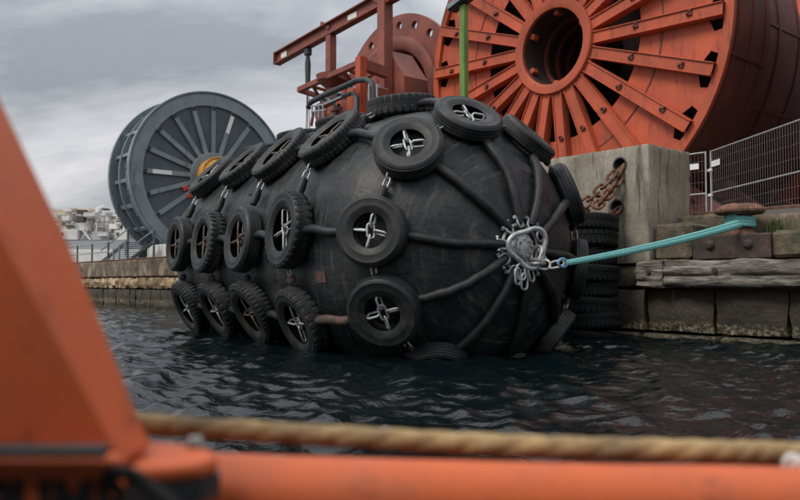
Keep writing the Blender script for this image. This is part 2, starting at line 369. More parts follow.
# near length, right of the concrete block: stones, steel plate, ledge
for s0, w, z0, z1, y, d, m in [(.30, .78, 1.47, 2.17, .42, .8, M_old), (2.56, 1.25, 1.47, 1.93, .40, .8, M_old), (3.84, 1.4, 1.47, 1.90, .38, .8, M_old), (5.28, 1.5, 1.47, 1.94, .40, .8, M_old), (6.8, 1.5, 1.47, 1.92, .40, .8, M_old),
                                (.30, 1.28, 1.6, 2.38, 1.12, .52, M_old), (1.62, 1.56, 1.9, 2.30, 1.2, .5, M_concrete2), (3.2, 1.5, 1.9, 2.36, 1.2, .5, M_old), (4.75, 1.5, 1.9, 2.34, 1.2, .5, M_old), (6.3, 1.5, 1.9, 2.36, 1.2, .5, M_old)]:
    b = rough_block(w-.03, d, z1-z0, .03, int(s0*100), .06); wpart('stone_block', b.mesh('stone_block', m, 25), s0+w/2, y, (z0+z1)/2)
b = rough_block(2.2, .62, .44, .015, 5, .04); wpart('ledge_slab', b.mesh('ledge_slab', M_old, 25), 2.0, .55, 1.66)
b = MB().box((1.82, .1, 1.685), (1.44, .12, .44), .02); pl = b.build('steel_plate', M_plate, wall, 30, T(0, 0, WO))
for sx in (1.45, 2.15):
    bo = MB().lathe([(0, .07), (.05, .065), (.085, .03), (.09, 0), (.0, 0)], 12).build('bolt_head', M_plate, pl, 40, T(sx, .04, 1.72) @ RX(PI/2))
b = MB().box((6.1, 1.55, 2.43), (11.6, .16, .13), .02).box((6.1, 1.55, 2.25), (11.6, .05, .24)).box((6.1, 1.62, 2.0), (11.6, .24, .7))
b.build('kerb_rail', M_rust, wall, 30, T(0, 0, WO))
b = MB().box((.0, 1.3, .0), (1.2, .3, .2))
# timber fender along the wall
tim = empty('timber_fender', 'long weathered grey timber beam bolted along the stone quay wall', 'timber beam', QM @ T(.1, -.1, .96))
def beam_mesh(x0, x1, seed):
    n = int((x1-x0)/.055); prof = []
    hh, dd = .49, .36; m = 34
    for i in range(m):
        a = 2*PI*i/m; c, s_ = math.cos(a), math.sin(a)
        k = 1/max(abs(c)**7+abs(s_)**7, 1e-9)**(1/7); prof.append((c*k*dd/2, s_*k*hh/2))
    vs = []; fs = []
    for i in range(n+1):
        x = x0+(x1-x0)*i/n
        for j, (y, z) in enumerate(prof):
            g = mnoise.noise(V((x*.9+seed, y*3, z*16+seed)))*.045+mnoise.noise(V((x*5+seed, y*8, z*20)))*.02
            cr_ = mnoise.noise(V((x*.55+seed*2, z*24, 7.7)))
            if cr_ > .18 and y < 0: g -= (cr_-.18)*.26
            e_ = mnoise.noise(V((x*1.3, seed, 3))); zt = z*(1+.07*e_)
            r = math.hypot(y, z); vs.append((x, y+y/r*g, zt+z/r*g*.8))
        if i: fs += [((i-1)*m+j, (i-1)*m+(j+1) % m, i*m+(j+1) % m, i*m+j) for j in range(m)]
    fs += [tuple(range(m)), tuple(n*m+j for j in range(m))]
    return MB().add(vs, fs)
beam_mesh(0, .56, 2).build('plank', M_wood, tim, 50, T(0, 0, .245))
beam_mesh(.585, 4.6, 9).build('plank', M_wood, tim, 50, T(0, 0, .245))
beam_mesh(4.63, 9.0, 17).build('plank', M_wood, tim, 50, T(0, 0, .245))
for x in (.28, 1.6, 3.1, 4.4, 6): MB().lathe([(0, .05), (.05, .045), (.06, 0)], 10).build('bolt_head', M_plate, tim, 40, T(x, -.17, .30) @ RX(PI/2))
# concrete block
cb_ = empty('concrete_block', 'tall pale concrete mooring block with two chain holes on quay edge', 'concrete block', QM @ T(-1.45, .75, 1.42))
L_ = 3.45
b = MB()
def blk(z0, z1, x0=-L_/2, x1=L_/2, y0=-.80, y1=.75):
    bb = chipped_box(x1-x0, y1-y0, z1-z0, int(z0*77)+3); b.add(bb.v, bb.f, T((x0+x1)/2, (y0+y1)/2, (z0+z1)/2))
blk(0, 2.34); parts_ = [b.build('block_body', M_concrete, cb_, 25)]
holes = [quay_at(620, 165, -.05), quay_at(617, 207, -.05)]
cut = MB()
for hpt in holes:
    loc = hpt-V((-1.45, .75, 1.42)); cut.lathe([(0, .4), (.155, .4), (.155, -.4), (0, -.4)], 24, T(loc.x, -.8, loc.z) @ RX(PI/2))
cuto = cut.build('cutter', None, cb_, 0)
for o in parts_:
    md = o.modifiers.new('cut', 'BOOLEAN'); md.object = cuto; md.solver = 'EXACT'
bpy.context.view_layer.update(); dg = bpy.context.evaluated_depsgraph_get()
for o in parts_:
    nm = bpy.data.meshes.new_from_object(o.evaluated_get(dg)); o.modifiers.clear(); o.data = nm
bpy.data.objects.remove(cuto)
for hpt in holes:
    loc = hpt-V((-1.45, .75, 1.42))
    MB().lathe([(.153, -.03), (.165, .012), (.135, .014), (.13, -.3), (0, -.3)], 24).build('hole_liner', M_dark, cb_, 40, T(loc.x, -.8, loc.z) @ RX(PI/2))
# bollard with grass beside it
bq = quay_at(740, 225, .42); bol = empty('bollard', 'rust brown mushroom mooring bollard wrapped with teal sling', 'bollard', QM @ T(bq.x, .42, 1.88))
MB().lathe([(0, 0), (.30, 0), (.30, .05), (.24, .08), (.205, .13), (.20, .36), (.22, .41), (.0, .41)], 28).build('stem', M_boll, bol, 40)
b = MB().lathe([(0, .39), (.20, .39), (.36, .405), (.425, .435), (.43, .475), (.39, .53), (.30, .575), (.17, .60), (0, .605)], 32)
b.v = [(x*(1+.03*mnoise.noise(V((x*3, y*3, 1)))), y, z+.02*mnoise.noise(V((x*5, y*5, 4)))) for x, y, z in b.v]
b.build('head', M_boll, bol, 40)
def tuft(px, y, z, n, hgt, label):
    q = quay_at(px, 222, y); b = MB(); r = random.Random(int(px))
    for i in range(n):
        x0, y0 = r.gauss(0, .11), r.gauss(0, .07); hh = hgt*r.uniform(.4, 1.1); a = r.uniform(0, 2*PI); ln = r.uniform(.05, .4)*hh; w = r.uniform(.004, .008)
        dx, dy = math.cos(a)*ln, math.sin(a)*ln; px_, py_ = -math.sin(a)*w, math.cos(a)*w
        b.add([(x0-px_, y0-py_, 0), (x0+px_, y0+py_, 0), (x0+dx*.35+px_*.8, y0+dy*.35+py_*.8, hh*.6), (x0+dx*.35-px_*.8, y0+dy*.35-py_*.8, hh*.6), (x0+dx, y0+dy, hh)],
              [(0, 1, 2, 3), (3, 2, 4)])
    o = b.build('grass_tuft', M_grass, None, 0, QM @ T(q.x, y, z)); tag(o, label, 'grass'); return stuff(o)
tuft(777, .72, 1.9, 260, .34, 'green grass tuft growing beside bollard against rusty kerb')
tuft(690, .95, 2.16, 90, .12, 'short thin grass in the joint between concrete block and bollard')

# ------------------------------------------------------------------ chains
def link_mb(Lk, Wk, r, n=14, m=7):
    pts = []; hs = (Lk-Wk)/2; R = Wk/2-r*.0
    for i in range(n):
        a = 2*PI*i/n; x, y = R*math.cos(a), R*math.sin(a); pts.append((x+(hs if x > 1e-6 else -hs if x < -1e-6 else 0), y, 0))
    return MB().tube(pts, r, m, closed=True)
def frame(x, up=(0, 0, 1)):       # matrix whose x axis is the given direction
    x = V(x).normalized(); u = V(up)
    if abs(x.dot(u)) > .97: u = V((1, 0, 0.2))
    y = u.cross(x).normalized(); z = x.cross(y)
    return Matrix(((x.x, y.x, z.x, 0), (x.y, y.y, z.y, 0), (x.z, y.z, z.z, 0), (0, 0, 0, 1)))
def chain(parent, a, b, me, pitch, sag=0, name='chain_link', twist=0.3, up=(0, 0, 1)):
    a, b = V(a), V(b); n = max(1, round((b-a).length/pitch)); P = [a.lerp(b, i/n)-V((0, 0, sag*4*(i/n)*(1-i/n))) for i in range(n+1)]
    for i in range(n):
        d = P[i+1]-P[i]
        link(name, me, parent, Matrix.Translation((P[i]+P[i+1])/2) @ frame(d, up) @ RX(twist+(PI/2 if i % 2 else 0)))

# ------------------------------------------------------------------ the big fender
PHI = .5728; FC = V((.302, 12.738, 1.562))
FM = Matrix.Translation(FC) @ Matrix(((math.sin(PHI), math.cos(PHI), 0, 0), (-math.cos(PHI), math.sin(PHI), 0, 0), (0, 0, 1, 0), (0, 0, 0, 1))) @ RY(.013)
R, AC, AS, SP, FAR = 2.25, .45, 2.10, 1.80, -5.4
fen = empty('pneumatic_fender', 'huge black floating rubber fender wrapped in a net of old tyres', 'fender', FM)
prof = []
for i in range(25): a = PI/2*(1-i/24); prof.append((R*math.cos(a)+1e-4, FAR-AC-AS*math.sin(a)))
for i in range(1, 200): prof.append((R, FAR-AC+(2*AC-FAR)*i/200))
for i in range(25): a = PI/2*i/24; prof.append((R*math.cos(a)+1e-4, AC+AS*math.sin(a)))
b = MB().lathe(prof, 128, RY(PI/2))
def lump(p):
    v = V(p); r = math.hypot(v.y, v.z); k = .030*mnoise.noise(v*.9)+.009*mnoise.noise(v*2.8)+.004*mnoise.noise(v*9)
    # moulded hoops: shallow welts left by the wrapped cord layers
    for h0 in (-4.55, -2.7, -.9, .42): k += .014*math.exp(-((v.x-h0)/.03)**2)
    return (v.x, v.y*(1+k/R), v.z*(1+k/R))
b.v = [lump(p) for p in b.v]; b.build('body', M_body, fen, 60)

def tyre_mesh(name, Ro, Ri, Wd, lugs, depth, seed):
    hw = Wd/2; b = MB(); sh = Ro-depth
    prof = [(Ri, -hw*.62), (Ri-.012, -hw*.72), (Ri+.02, -hw*.86), (Ri+(Ro-Ri)*.30, -hw*1.0), (Ri+(Ro-Ri)*.36, -hw*1.03), (Ri+(Ro-Ri)*.40, -hw*1.02), (Ri+(Ro-Ri)*.72, -hw*.98),
            (Ri+(Ro-Ri)*.76, -hw*1.0), (Ri+(Ro-Ri)*.80, -hw*.95), (sh-.01, -hw*.84), (sh, -hw*.74), (sh+.006, -hw*.3), (sh+.006, hw*.3), (sh, hw*.74), (sh-.01, hw*.84), (Ri+(Ro-Ri)*.80, hw*.95),
            (Ri+(Ro-Ri)*.76, hw*1.0), (Ri+(Ro-Ri)*.72, hw*.98), (Ri+(Ro-Ri)*.40, hw*1.02), (Ri+(Ro-Ri)*.36, hw*1.03), (Ri+(Ro-Ri)*.30, hw*1.0),
            (Ri+.02, hw*.86), (Ri-.012, hw*.72), (Ri, hw*.62), (Ri+.06, hw*.5), (Ri+(Ro-Ri)*.7, hw*.45), (Ri+(Ro-Ri)*.7, -hw*.45), (Ri+.06, -hw*.5)]
    b.lathe(prof, 56, closed=True)
    if lugs:
        for i in range(lugs):
            for sd in (-1, 1):
                a = 2*PI*(i+(.5 if sd > 0 else 0))/lugs
                M_ = RZ(a) @ T(sh+depth/2-.012, 0, sd*hw*.52)
                b.box((0, 0, 0), (depth+.02, 2*PI*Ro/lugs*.74, hw*.62), .008, M_)
                b.box((-.035, 0, sd*hw*.33), (.075, 2*PI*Ro/lugs*.55, hw*.16), .006, M_)
            b.box((0, 0, 0), (depth*.9, 2*PI*Ro/lugs*.8, hw*.22), .006, RZ(2*PI*(i+.25)/lugs) @ T(sh+depth/2-.012, 0, 0) @ RX(.35))
    else:
        for z in (-.55, -.2, .2, .55): b.lathe([(sh+.002, z*hw-.02), (sh+.012, z*hw-.015), (sh+.012, z*hw+.015), (sh+.002, z*hw+.02)], 56)
    return b.mesh(name, M_tyre, 40)
TYR = [tyre_mesh('tyre', .575, .335, .31, 36, .024, 1), tyre_mesh('tyre', .57, .33, .30, 44, .017, 2)]
TYR.append(tyre_mesh('tyre', .56, .325, .30, 30, .012, 4)); TYR.append(tyre_mesh('tyre', .55, .32, .28, 0, .014, 5))
TYS = tyre_mesh('tyre', .475, .245, .25, 0, .014, 3)
LINK = link_mb(.23, .125, .0185).mesh('chain_link', M_galv, 60)
LINKS = link_mb(.19, .10, .015).mesh('chain_link', M_galv, 60)
def cross_mesh(r, lk, seed):
    rr = random.Random(seed); b = MB(); l0 = link_mb(lk, .095, .0155)
    arm = r-lk*.28; l1 = link_mb(arm*.92, .085, .0165)
    b.add(l0.v, l0.f, RZ(PI/2+.3*rr.random()) @ RX(.4))
    for q in range(4):
        a = q*PI/2+rr.uniform(-.10, .10)
        b.add(l1.v, l1.f, RZ(a) @ T(lk*.26+arm*.46, 0, 0) @ RX(rr.uniform(.9, 1.35)))
        b.tube([V((math.cos(a), math.sin(a), 0))*(r-.045), V((math.cos(a), math.sin(a), -.1))*(r+.03)], .020, 6)
    return b.mesh('chain_cross', M_galv, 60)
CRL = [cross_mesh(.335, .17, k) for k in range(4)]; CRD = []
for m_ in CRL: q = m_.copy(); q.materials.clear(); q.materials.append(M_dull); CRD.append(q)
CRM = CRL[:2]+CRD; CRS = [cross_mesh(.245, .20, 40+k) for k in range(4)]
def surf(x, al, off=0):
    """point and normal on the fender body, al measured up from the horizontal on the water side"""
    if x > AC: d = (x-AC)/AS; r = R*math.sqrt(max(0, 1-d*d)); n = V(((x-AC)/AS**2, r/R**2, 0)).normalized()
    else: r = R; n = V((0, 1, 0))
    rad = V((0, -math.cos(al), math.sin(al))); nn = V((n.x, 0, 0))+rad*n.y
    return V((x, 0, 0))+rad*r+nn*off, nn
KS = range(-3, 7); DA = 2*PI/10
def rowang(k):
    return .141+k*DA+{0: -.045, -1: .02, 1: .03, 2: .02}.get(k, 0)
def tyre_at(me, p, nn, crosses, spin, tl=0):
    M_ = Matrix.Translation(p) @ nn.to_track_quat('Z', 'Y').to_matrix().to_4x4() @ RX(tl) @ RZ(spin) @ Matrix.Scale(1.08 if me == TYS else 1.055, 4) @ Matrix.Diagonal((rnd.uniform(.95, 1.03), rnd.uniform(.96, 1.04), rnd.uniform(.86, 1.02), 1))
    o = link('tyre', me, fen, M_); c = link('chain_cross', rnd.choice(crosses), o, T(0, 0, .05) @ RZ(rnd.uniform(-.25, .25)-spin+.1)); return o
for k in KS:
    al = rowang(k)
    p, nn = surf(1.66, al+rnd.uniform(-.012, .012), .125); tyre_at(TYS, p, nn, CRS, rnd.uniform(0, 6), rnd.uniform(-.03, .03))
    for r_ in range(4):
        p, nn = surf(-SP*r_+rnd.uniform(-.05, .05), al+rnd.uniform(-.02, .02), .15)
        tl = rnd.uniform(-.05, .05)
        tyre_at(rnd.choice(TYR), p, nn, CRL if r_ == 0 and k in (0, -1) else CRM, rnd.uniform(0, 6), tl)
    # sleeves between the tyres of a row
    xs = [1.66-.40]+[-SP*i for i in range(4)]
    for i in range(4):
        x1 = (1.30 if i == 0 else -SP*(i-1)-.53); x0 = -SP*i+.53
        pts = [surf(x0+(x1-x0)*t_/6, al+.012*math.sin(t_), .13)[0] for t_ in range(7)]
        m_ = M_brown if (k, i) in ((-1, 0),) else M_sleeve
        MB().tube(pts, [.055]+[.068]*5+[.055], 10).build('sleeve', m_, fen, 50)
    # short chains and sleeves between the tyres of a ring
    for i in range(4):
        al2 = rowang(k+1) if k < 6 else rowang(-3)+2*PI
        g0 = al+.245; g1 = al2-.245
        a_ = surf(-SP*i+.04, g0, .12)[0]; b_ = surf(-SP*i+.02, g0+(g1-g0)*.60, .12)[0]; c_ = surf(-SP*i, g1+.04, .14)[0]
        MB().tube([a_, (a_+b_)/2, b_], [.06, .075, .055], 10).build('sleeve', M_brown if (k == -1 and i in (0, 2)) else M_sleeve, fen, 50)
        chain(fen, b_-(b_-a_)*.1, c_, LINKS, .16, twist=.5)
    a_ = surf(1.66, al+.22, .1)[0]; b_ = surf(1.66, (al2 if k < 6 else al2)-.24, .1)[0]
    MB().tube([a_, a_.lerp(b_, .5)], .055, 10).build('sleeve', M_sleeve, fen, 50)
    chain(fen, a_.lerp(b_, .45), b_+(b_-a_)*.1, LINKS, .15)
    # end sleeves running to the hub
    x0, x1 = 1.98, 2.515
    pts = []; NS = 10; rads = []
    wob = rnd.uniform(-.09, .09); r0 = surf(x0, al)[0]; r0 = math.hypot(r0.y, r0.z)
    for i in range(NS+1):
        rr = r0+(.34-r0)*i/NS; x = AC+AS*math.sqrt(1-(rr/R)**2); a2 = al+wob*math.sin(PI*i/NS)
        pts.append(surf(x, a2+rnd.uniform(-.008, .008), .062+.02*math.sin(PI*i/NS))[0]); rads.append((.074-.010*i/NS)*rnd.uniform(.94, 1.06) if i not in (0, NS) else .055)
    MB().tube(pts, rads, 12).build('end_sleeve', M_sleeve, fen, 50)
    q = surf(x0-.07, al, .09)[0]; link('chain_link', LINKS, fen, Matrix.Translation(q) @ frame(pts[1]-pts[0]) @ RX(.8))
# worn brown maker's patch on the flank
pv = []
for i in range(5):
    for j in range(4): pv.append(surf(.62+.24*i/4, -.23+.075*j/3, .012)[0])
MB().add(pv, [(i*4+j, i*4+j+1, i*4+j+5, i*4+j+4) for i in range(4) for j in range(3)]).build('worn_patch', M_brown, fen, 50)
for x0_, a0_, w_, h_ in ((-.55, .42, .35, .10), (.55, .62, .28, .12), (-2.6, .48, .4, .11), (.62, -.72, .3, .1), (1.9, .75, .2, .2)):     # vulcanised repair patches
    pv = [surf(x0_+w_*i/4, a0_+h_*j/3, .010)[0] for i in range(5) for j in range(4)]
    MB().add(pv, [(i*4+j, i*4+j+1, i*4+j+5, i*4+j+4) for i in range(4) for j in range(3)]).build('rubber_patch', M_sleeve, fen, 50)
# hub fitting
HX = AC+AS
hub = MB().lathe([(0, .10), (.13, .10), (.15, .085), (.15, .06), (.19, .05), (.20, .03), (.20, -.1)], 32).build('end_flange', M_galv, fen, 40, T(HX, 0, 0) @ RY(PI/2))
b = MB()
for i in range(8): a = 2*PI*i/8+.2; b.lathe([(0, .13), (.014, .13), (.022, .11), (.022, .08)], 6, T(.115*math.cos(a), .115*math.sin(a), 0))
for i in range(10): a = 2*PI*i/10+.2; b.lathe([(0, .08), (.018, .08), (.018, .04)], 6, T(.172*math.cos(a), .172*math.sin(a), -.012))
b.build('bolt_ring', M_galv, hub, 40)
def tri_ring(Rr, kk, r, rot, tilt, z):
    pts = []
    for i in range(48):
        a = 2*PI*i/48; rr = Rr*(1+kk*math.cos(3*a)+.03*math.sin(2*a)); pts.append((rr*math.cos(a), rr*math.sin(a)*1.05, 0))
    M_ = T(HX+z, 0, 0) @ RY(PI/2) @ RZ(rot) @ RX(tilt)
    return MB().tube(pts, r, 10, closed=True).build('lifting_ring', M_galv, fen, 60, M_)
tri_ring(.265, .15, .036, .35, .22, .16)
MB().lathe([(.30, 0), (.325, .025), (.35, 0), (.325, -.025)], 40, T(HX-.02, 0, 0) @ RY(PI/2), closed=True).build('anchor_ring', M_galv, fen, 60)
def shackle_mesh():
    pts = [(-.05, .05, 0), (-.03, .052, 0)]+[(.02+.06*math.sin(a), .062*math.cos(a), 0) for a in [PI*i/8 for i in range(9)]]+[(-.03, -.052, 0), (-.05, -.05, 0)]
    b = MB().tube(pts, .0155, 8); b.tube([(-.045, -.085, 0), (-.045, .085, 0)], .017, 8)
    b.tube([(-.045, .085, 0), (-.045, .10, 0)], .028, 6); b.tube([(-.045, -.085, 0), (-.045, -.10, 0)], .024, 6); return b.mesh('shackle', M_galv, 50)
SHK = shackle_mesh()
for k in KS:
    al = rowang(k); rad = V((0, -math.cos(al), math.sin(al)))
    p = V((HX+.03, 0, 0))+rad*.375
    link('shackle', SHK, fen, Matrix.Translation(p) @ frame(-rad+V((.35, 0, 0)), (1, 0, .2)) @ RX(rnd.uniform(-.5, .5)) @ Matrix.Scale(1.15, 4))
for dy, dz, rr in ((-.16, -.40, .2), (-.04, -.47, -.15), (-.10, -.34, .5), (.08, -.36, 1.0)):     # loose links hanging under the ring
    link('chain_link', LINK, fen, T(HX+.12, dy, dz) @ frame((0, math.sin(rr)*.4, -1), (1, 0, 0)) @ RX(rnd.uniform(-.5, .5)))
FI = FM.inverted()
teal_a = at_depth(566, 263, 10.25)
ca = V((HX+.14, .16, -.22)); cbp = FI @ teal_a
chain(fen, ca, cbp-(cbp-ca)*.06, LINK, .19, .03, twist=.4, up=(1, 0, 0))
link('shackle', SHK, fen, Matrix.Translation(ca) @ frame(cbp-ca) @ Matrix.Scale(1.5, 4))
link('shackle', SHK, fen, Matrix.Translation(ca+V((.02, -.02, .12))) @ frame((0, .4, 1)) @ Matrix.Scale(1.6, 4))

# ------------------------------------------------------------------ teal sling from the hub to the bollard
bw = QM @ V((bq.x, .42, 1.88))
e0 = at_depth(738, 226, (bw.y-.22)); b = MB(); 
for off, sg in ((-.024, .09), (.024, .085)):
    pts = []
    for i in range(25):
        t_ = i/24; p = teal_a.lerp(V((bw.x-.10, bw.y-.24, bw.z+.22)), t_); p.z -= sg*4*t_*(1-t_)*.5; p.z += off*(.35+.65*t_); p += V((-.5, .6, 0))*off*(.2+.5*t_); pts.append(p)
    b.tube(pts, [.032+.018*i/24 for i in range(25)], 10, flat=.6)
sl = tag(b.build('mooring_sling', M_teal, None, 60), 'taut doubled teal mooring sling running from fender chain to bollard', 'mooring rope')
b = MB(); cz = 0
pts = []
for i in range(73):
    a = -2.2+2*PI*i/24; pts.append(V((bw.x+.245*math.cos(a), bw.y+.245*math.sin(a), bw.z+.20+.17*i/72+.012*math.sin(a*2))))
b.tube(pts, .042, 10, flat=.7); b.build('bollard_turns', M_teal, sl, 60)
b = MB(); th = [teal_a+V((-.05, -.03, 0))+V((.085*math.cos(a)*.9, .07*math.cos(a), .055*math.sin(a))) for a in [2*PI*i/20 for i in range(20)]]
M_blueeye = mat('blue_thimble', (.16, .30, .50), .5, var=.2, scale=9, bump=.1)
b.tube(th, .018, 8, closed=True); b.build('eye', M_blueeye, sl, 60)

# ------------------------------------------------------------------ hung black fender behind, held by rusty chains
hq = quay_at(587, 255, -.72)
hm = QM @ T(hq.x, -.72, -.2)
hf = empty('hanging_tyre_stack', 'stack of plain black tyres hung as a fender against the concrete block', 'fender', hm)
TYK = []
for t_ in TYR[:2]: m_ = t_.copy(); m_.materials.clear(); m_.materials.append(M_black); TYK.append(m_)
z_ = 0
for i in range(8):
    wd = (.30, .34, .28)[i % 3]
    link('tyre', TYK[i % 2], hf, T(rnd.uniform(-.05, .05)-(.22 if i == 9 else .08 if i == 8 else 0), rnd.uniform(-.04, .04), z_+wd/2) @ RX(rnd.uniform(-.09, .09)) @ RY(rnd.uniform(-.09, .09)) @ Matrix.Diagonal((rnd.uniform(.98, 1.12), rnd.uniform(1.0, 1.1), 1.05, 1))); z_ += wd*1.04
MB().tube([(0, 0, 0), (0, 0, z_+.12)], .07, 10).build('hanger_rod', M_rust, hf, 40)
RLINK = link_mb(.30, .175, .032).mesh('chain_link', M_rustchain, 60)
for i, (hp, tgt, lb) in enumerate(((holes[0], quay_at(583, 205, -.95), 'heavy rusty chain from upper hole of concrete block to black fender'),
                               (holes[1], quay_at(602, 226, -.7), 'short rusty chain from lower hole of concrete block'))):
    hp = V((hp.x, -.02, hp.z)); r_ = empty('rusty_chain', lb, 'chain', QM @ Matrix.Translation(hp), 'rusty chains on the concrete block')
    chain(r_, V((0, .06, 0)), tgt-hp, RLINK, .235, .05)
    if i == 0: chain(r_, V((.03, .05, -.04)), tgt-hp+V((.30, 0, -.05)), RLINK, .235, .10, twist=.9)

# ------------------------------------------------------------------ mesh fence panels
def fence_panel(a, bb, label, signx=None):
    a, bb = V(a), V(bb); d = bb-a; Ln = d.length; ang = math.atan2(d.y, d.x)
    r = empty('mesh_fence', label, 'fence', QM @ Matrix.Translation(a) @ RZ(ang), 'site fence panels on the quay')
    for x in (.0, Ln): MB().tube([(x, 0, .03), (x, 0, 2.05)], .024, 8).build('post', M_fence, r)
    for z in (.15, .95, 2.03): MB().tube([(0, 0, z), (Ln, 0, z)], .02, 8).build('rail', M_fence, r)
    b = MB(); n = int(Ln/.10)
    for i in range(1, n): b.tube([(Ln*i/n, 0, .15), (Ln*i/n, 0, 2.03)], .0042, 4)
    for z in (.4, .65, 1.25, 1.55, 1.8): b.tube([(0, .008, z), (Ln, .008, z)], .0035, 4)
    b.build('wire_mesh', M_wire, r)
    for x in (0.06, Ln-.06): MB().box((x, 0, .0), (.24, .62, .12), .03).build('foot_block', M_concrete, r, 30, T(0, 0, .06))
    if signx: MB().box((signx, -.035, 1.68), (.42, .015, .15)).build('sign_plate', M_white, r)
    return r
J = quay_at(708, 150, 5.6); J = V((J.x, 5.6, 2.42)); E1 = V((1.42, 3.55, 2.42)); dv = (E1-J).normalized()
fp = fence_panel(J+V((.07, 0, 0)), J+dv*4.5, 'galvanised mesh fence panel standing behind bollard with small white plate', .32)
fence_panel(J+dv*4.58, J+dv*8.0, 'galvanised mesh fence panel continuing past the bollard along the kerb')
fence_panel(J+V((-3.5, -.1, 0)), J+V((-.07, 0, 0)), 'galvanised mesh fence panel running behind tall concrete block', 3.05)
for z_ in (1.55, .9): MB().box((-.07, 0, z_), (.2, .06, .07), .01).build('clamp', M_white, fp, 30)

# ------------------------------------------------------------------ large orange reel
def sector(r0, r1, a0, a1, n=6):
    return [(r0*math.cos(a0+(a1-a0)*i/n), r0*math.sin(a0+(a1-a0)*i/n)) for i in range(n+1)]+[(r1*math.cos(a1-(a1-a0)*i/n), r1*math.sin(a1-(a1-a0)*i/n)) for i in range(n+1)]
FACE = RX(PI/2)           # local xy plane -> x along quay, z up, local z -> out of the face
OR = 6.76; OZ = 3.0
orr = empty('orange_reel', 'giant bright orange cable reel with radial steel spokes on quay', 'cable reel', QM @ T(-9.24, 9.16, OZ))
OC = T(0, 0, OR) @ FACE
MB().lathe([(OR*.955, .06), (OR, .06), (OR, -.10), (OR*.955, -.10)], 128, OC, closed=True).build('rim', M_orange, orr, 40)
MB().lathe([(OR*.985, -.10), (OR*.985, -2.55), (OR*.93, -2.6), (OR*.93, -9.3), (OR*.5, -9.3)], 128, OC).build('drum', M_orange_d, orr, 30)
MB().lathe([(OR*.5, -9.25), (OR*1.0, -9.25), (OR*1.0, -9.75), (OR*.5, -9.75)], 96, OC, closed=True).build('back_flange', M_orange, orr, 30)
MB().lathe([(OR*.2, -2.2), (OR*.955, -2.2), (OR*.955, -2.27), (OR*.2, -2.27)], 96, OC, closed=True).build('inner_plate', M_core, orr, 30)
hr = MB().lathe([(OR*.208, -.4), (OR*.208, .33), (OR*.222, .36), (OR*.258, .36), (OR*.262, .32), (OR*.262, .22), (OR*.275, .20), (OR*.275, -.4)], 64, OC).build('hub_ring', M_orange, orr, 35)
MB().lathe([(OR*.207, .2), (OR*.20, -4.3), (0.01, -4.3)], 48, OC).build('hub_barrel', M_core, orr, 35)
for i in range(6):
    a = 2*PI*i/6+.5; MB().box((OR*.196, 0, -.05), (.20, .22, .3), .03).build('hub_lug', M_orange, orr, 30, OC @ RZ(a))
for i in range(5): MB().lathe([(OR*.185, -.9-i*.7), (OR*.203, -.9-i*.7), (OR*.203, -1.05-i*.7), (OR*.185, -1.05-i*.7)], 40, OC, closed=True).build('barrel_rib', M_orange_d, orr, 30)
b = MB()
for i in range(14): b.box((OR*.987, 0, -1.33), (.03, .10, 2.35), .0, OC @ RZ(2*PI*i/14+.2)); b.box((OR*.932, 0, -5.9), (.03, .10, 6.5), .0, OC @ RZ(2*PI*i/14))
for z_ in (-.45, -1.4, -2.3): b.lathe([(OR*.985, z_), (OR*.9885, z_), (OR*.9885, z_-.07), (OR*.985, z_-.07)], 96, OC)
for z_ in (-4.0, -5.6, -7.2): b.lathe([(OR*.93, z_), (OR*.936, z_), (OR*.936, z_-.12), (OR*.93, z_-.12)], 96, OC)
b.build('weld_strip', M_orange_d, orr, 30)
NSP = 22; spk = MB()
spk.box((OR*.61, -.195, .09), (OR*.70, .035, .38), .008).box((OR*.61, .195, .09), (OR*.70, .035, .38), .008).box((OR*.61, 0, .21), (OR*.70, .36, .03), .008)
SPM = spk.mesh('spoke', M_orange, 30)
BRK = MB().box((0, 0, 0), (.20, .13, .07), .015).box((.04, .09, .02), (.08, .09, .11), .015).lathe([(0, .09), (.04, .09), (.045, .03)], 8, T(-.05, 0, 0)).mesh('bracket', M_orange_d, 30)
da = 2*PI/NSP; wh = .215
def panel_poly():
    r0, r1 = OR*.515, OR*.957; pts = []
    for i in range(5): rr = r0; a = asin_(wh, rr)+(da-2*asin_(wh, rr))*i/4; pts.append((rr*math.cos(a), rr*math.sin(a)))
    rn, rc = OR*.875, OR*.905                      # corner notches beside each spoke
    a1 = da-asin_(wh, rn); pts.append((rn*math.cos(a1), rn*math.sin(a1)))
    aw = da-asin_(wh+.36, rc); pts += [(rc*math.cos(aw), rc*math.sin(aw))]; aw2 = da-asin_(wh+.30, r1); pts.append((r1*math.cos(aw2), r1*math.sin(aw2)))
    for i in range(1, 4): a = aw2+(asin_(wh+.30, r1)-aw2)*i/4; pts.append((r1*math.cos(a), r1*math.sin(a)))
    a = asin_(wh+.30, r1); pts.append((r1*math.cos(a), r1*math.sin(a))); a = asin_(wh+.36, rc); pts.append((rc*math.cos(a), rc*math.sin(a)))
    a = asin_(wh, rn); pts.append((rn*math.cos(a), rn*math.sin(a))); return pts
def asin_(x, r): return math.asin(x/r)
PNM = MB().prism(panel_poly(), -.10, -.075).mesh('flange_panel', M_orange, 30)
for i in range(NSP):
    a = math.radians(-3.2)+i*da
    so = link('spoke', SPM, orr, OC @ RZ(a))
    for rr in (.515, .80): link('bracket', BRK, so, T(OR*rr, rnd.uniform(-.05, .05), .25) @ RZ(rnd.uniform(-.2, .2)))
    link('flange_panel', PNM, orr, OC @ RZ(a) @ T(0, 0, rnd.uniform(-.006, .006)))
b = MB()
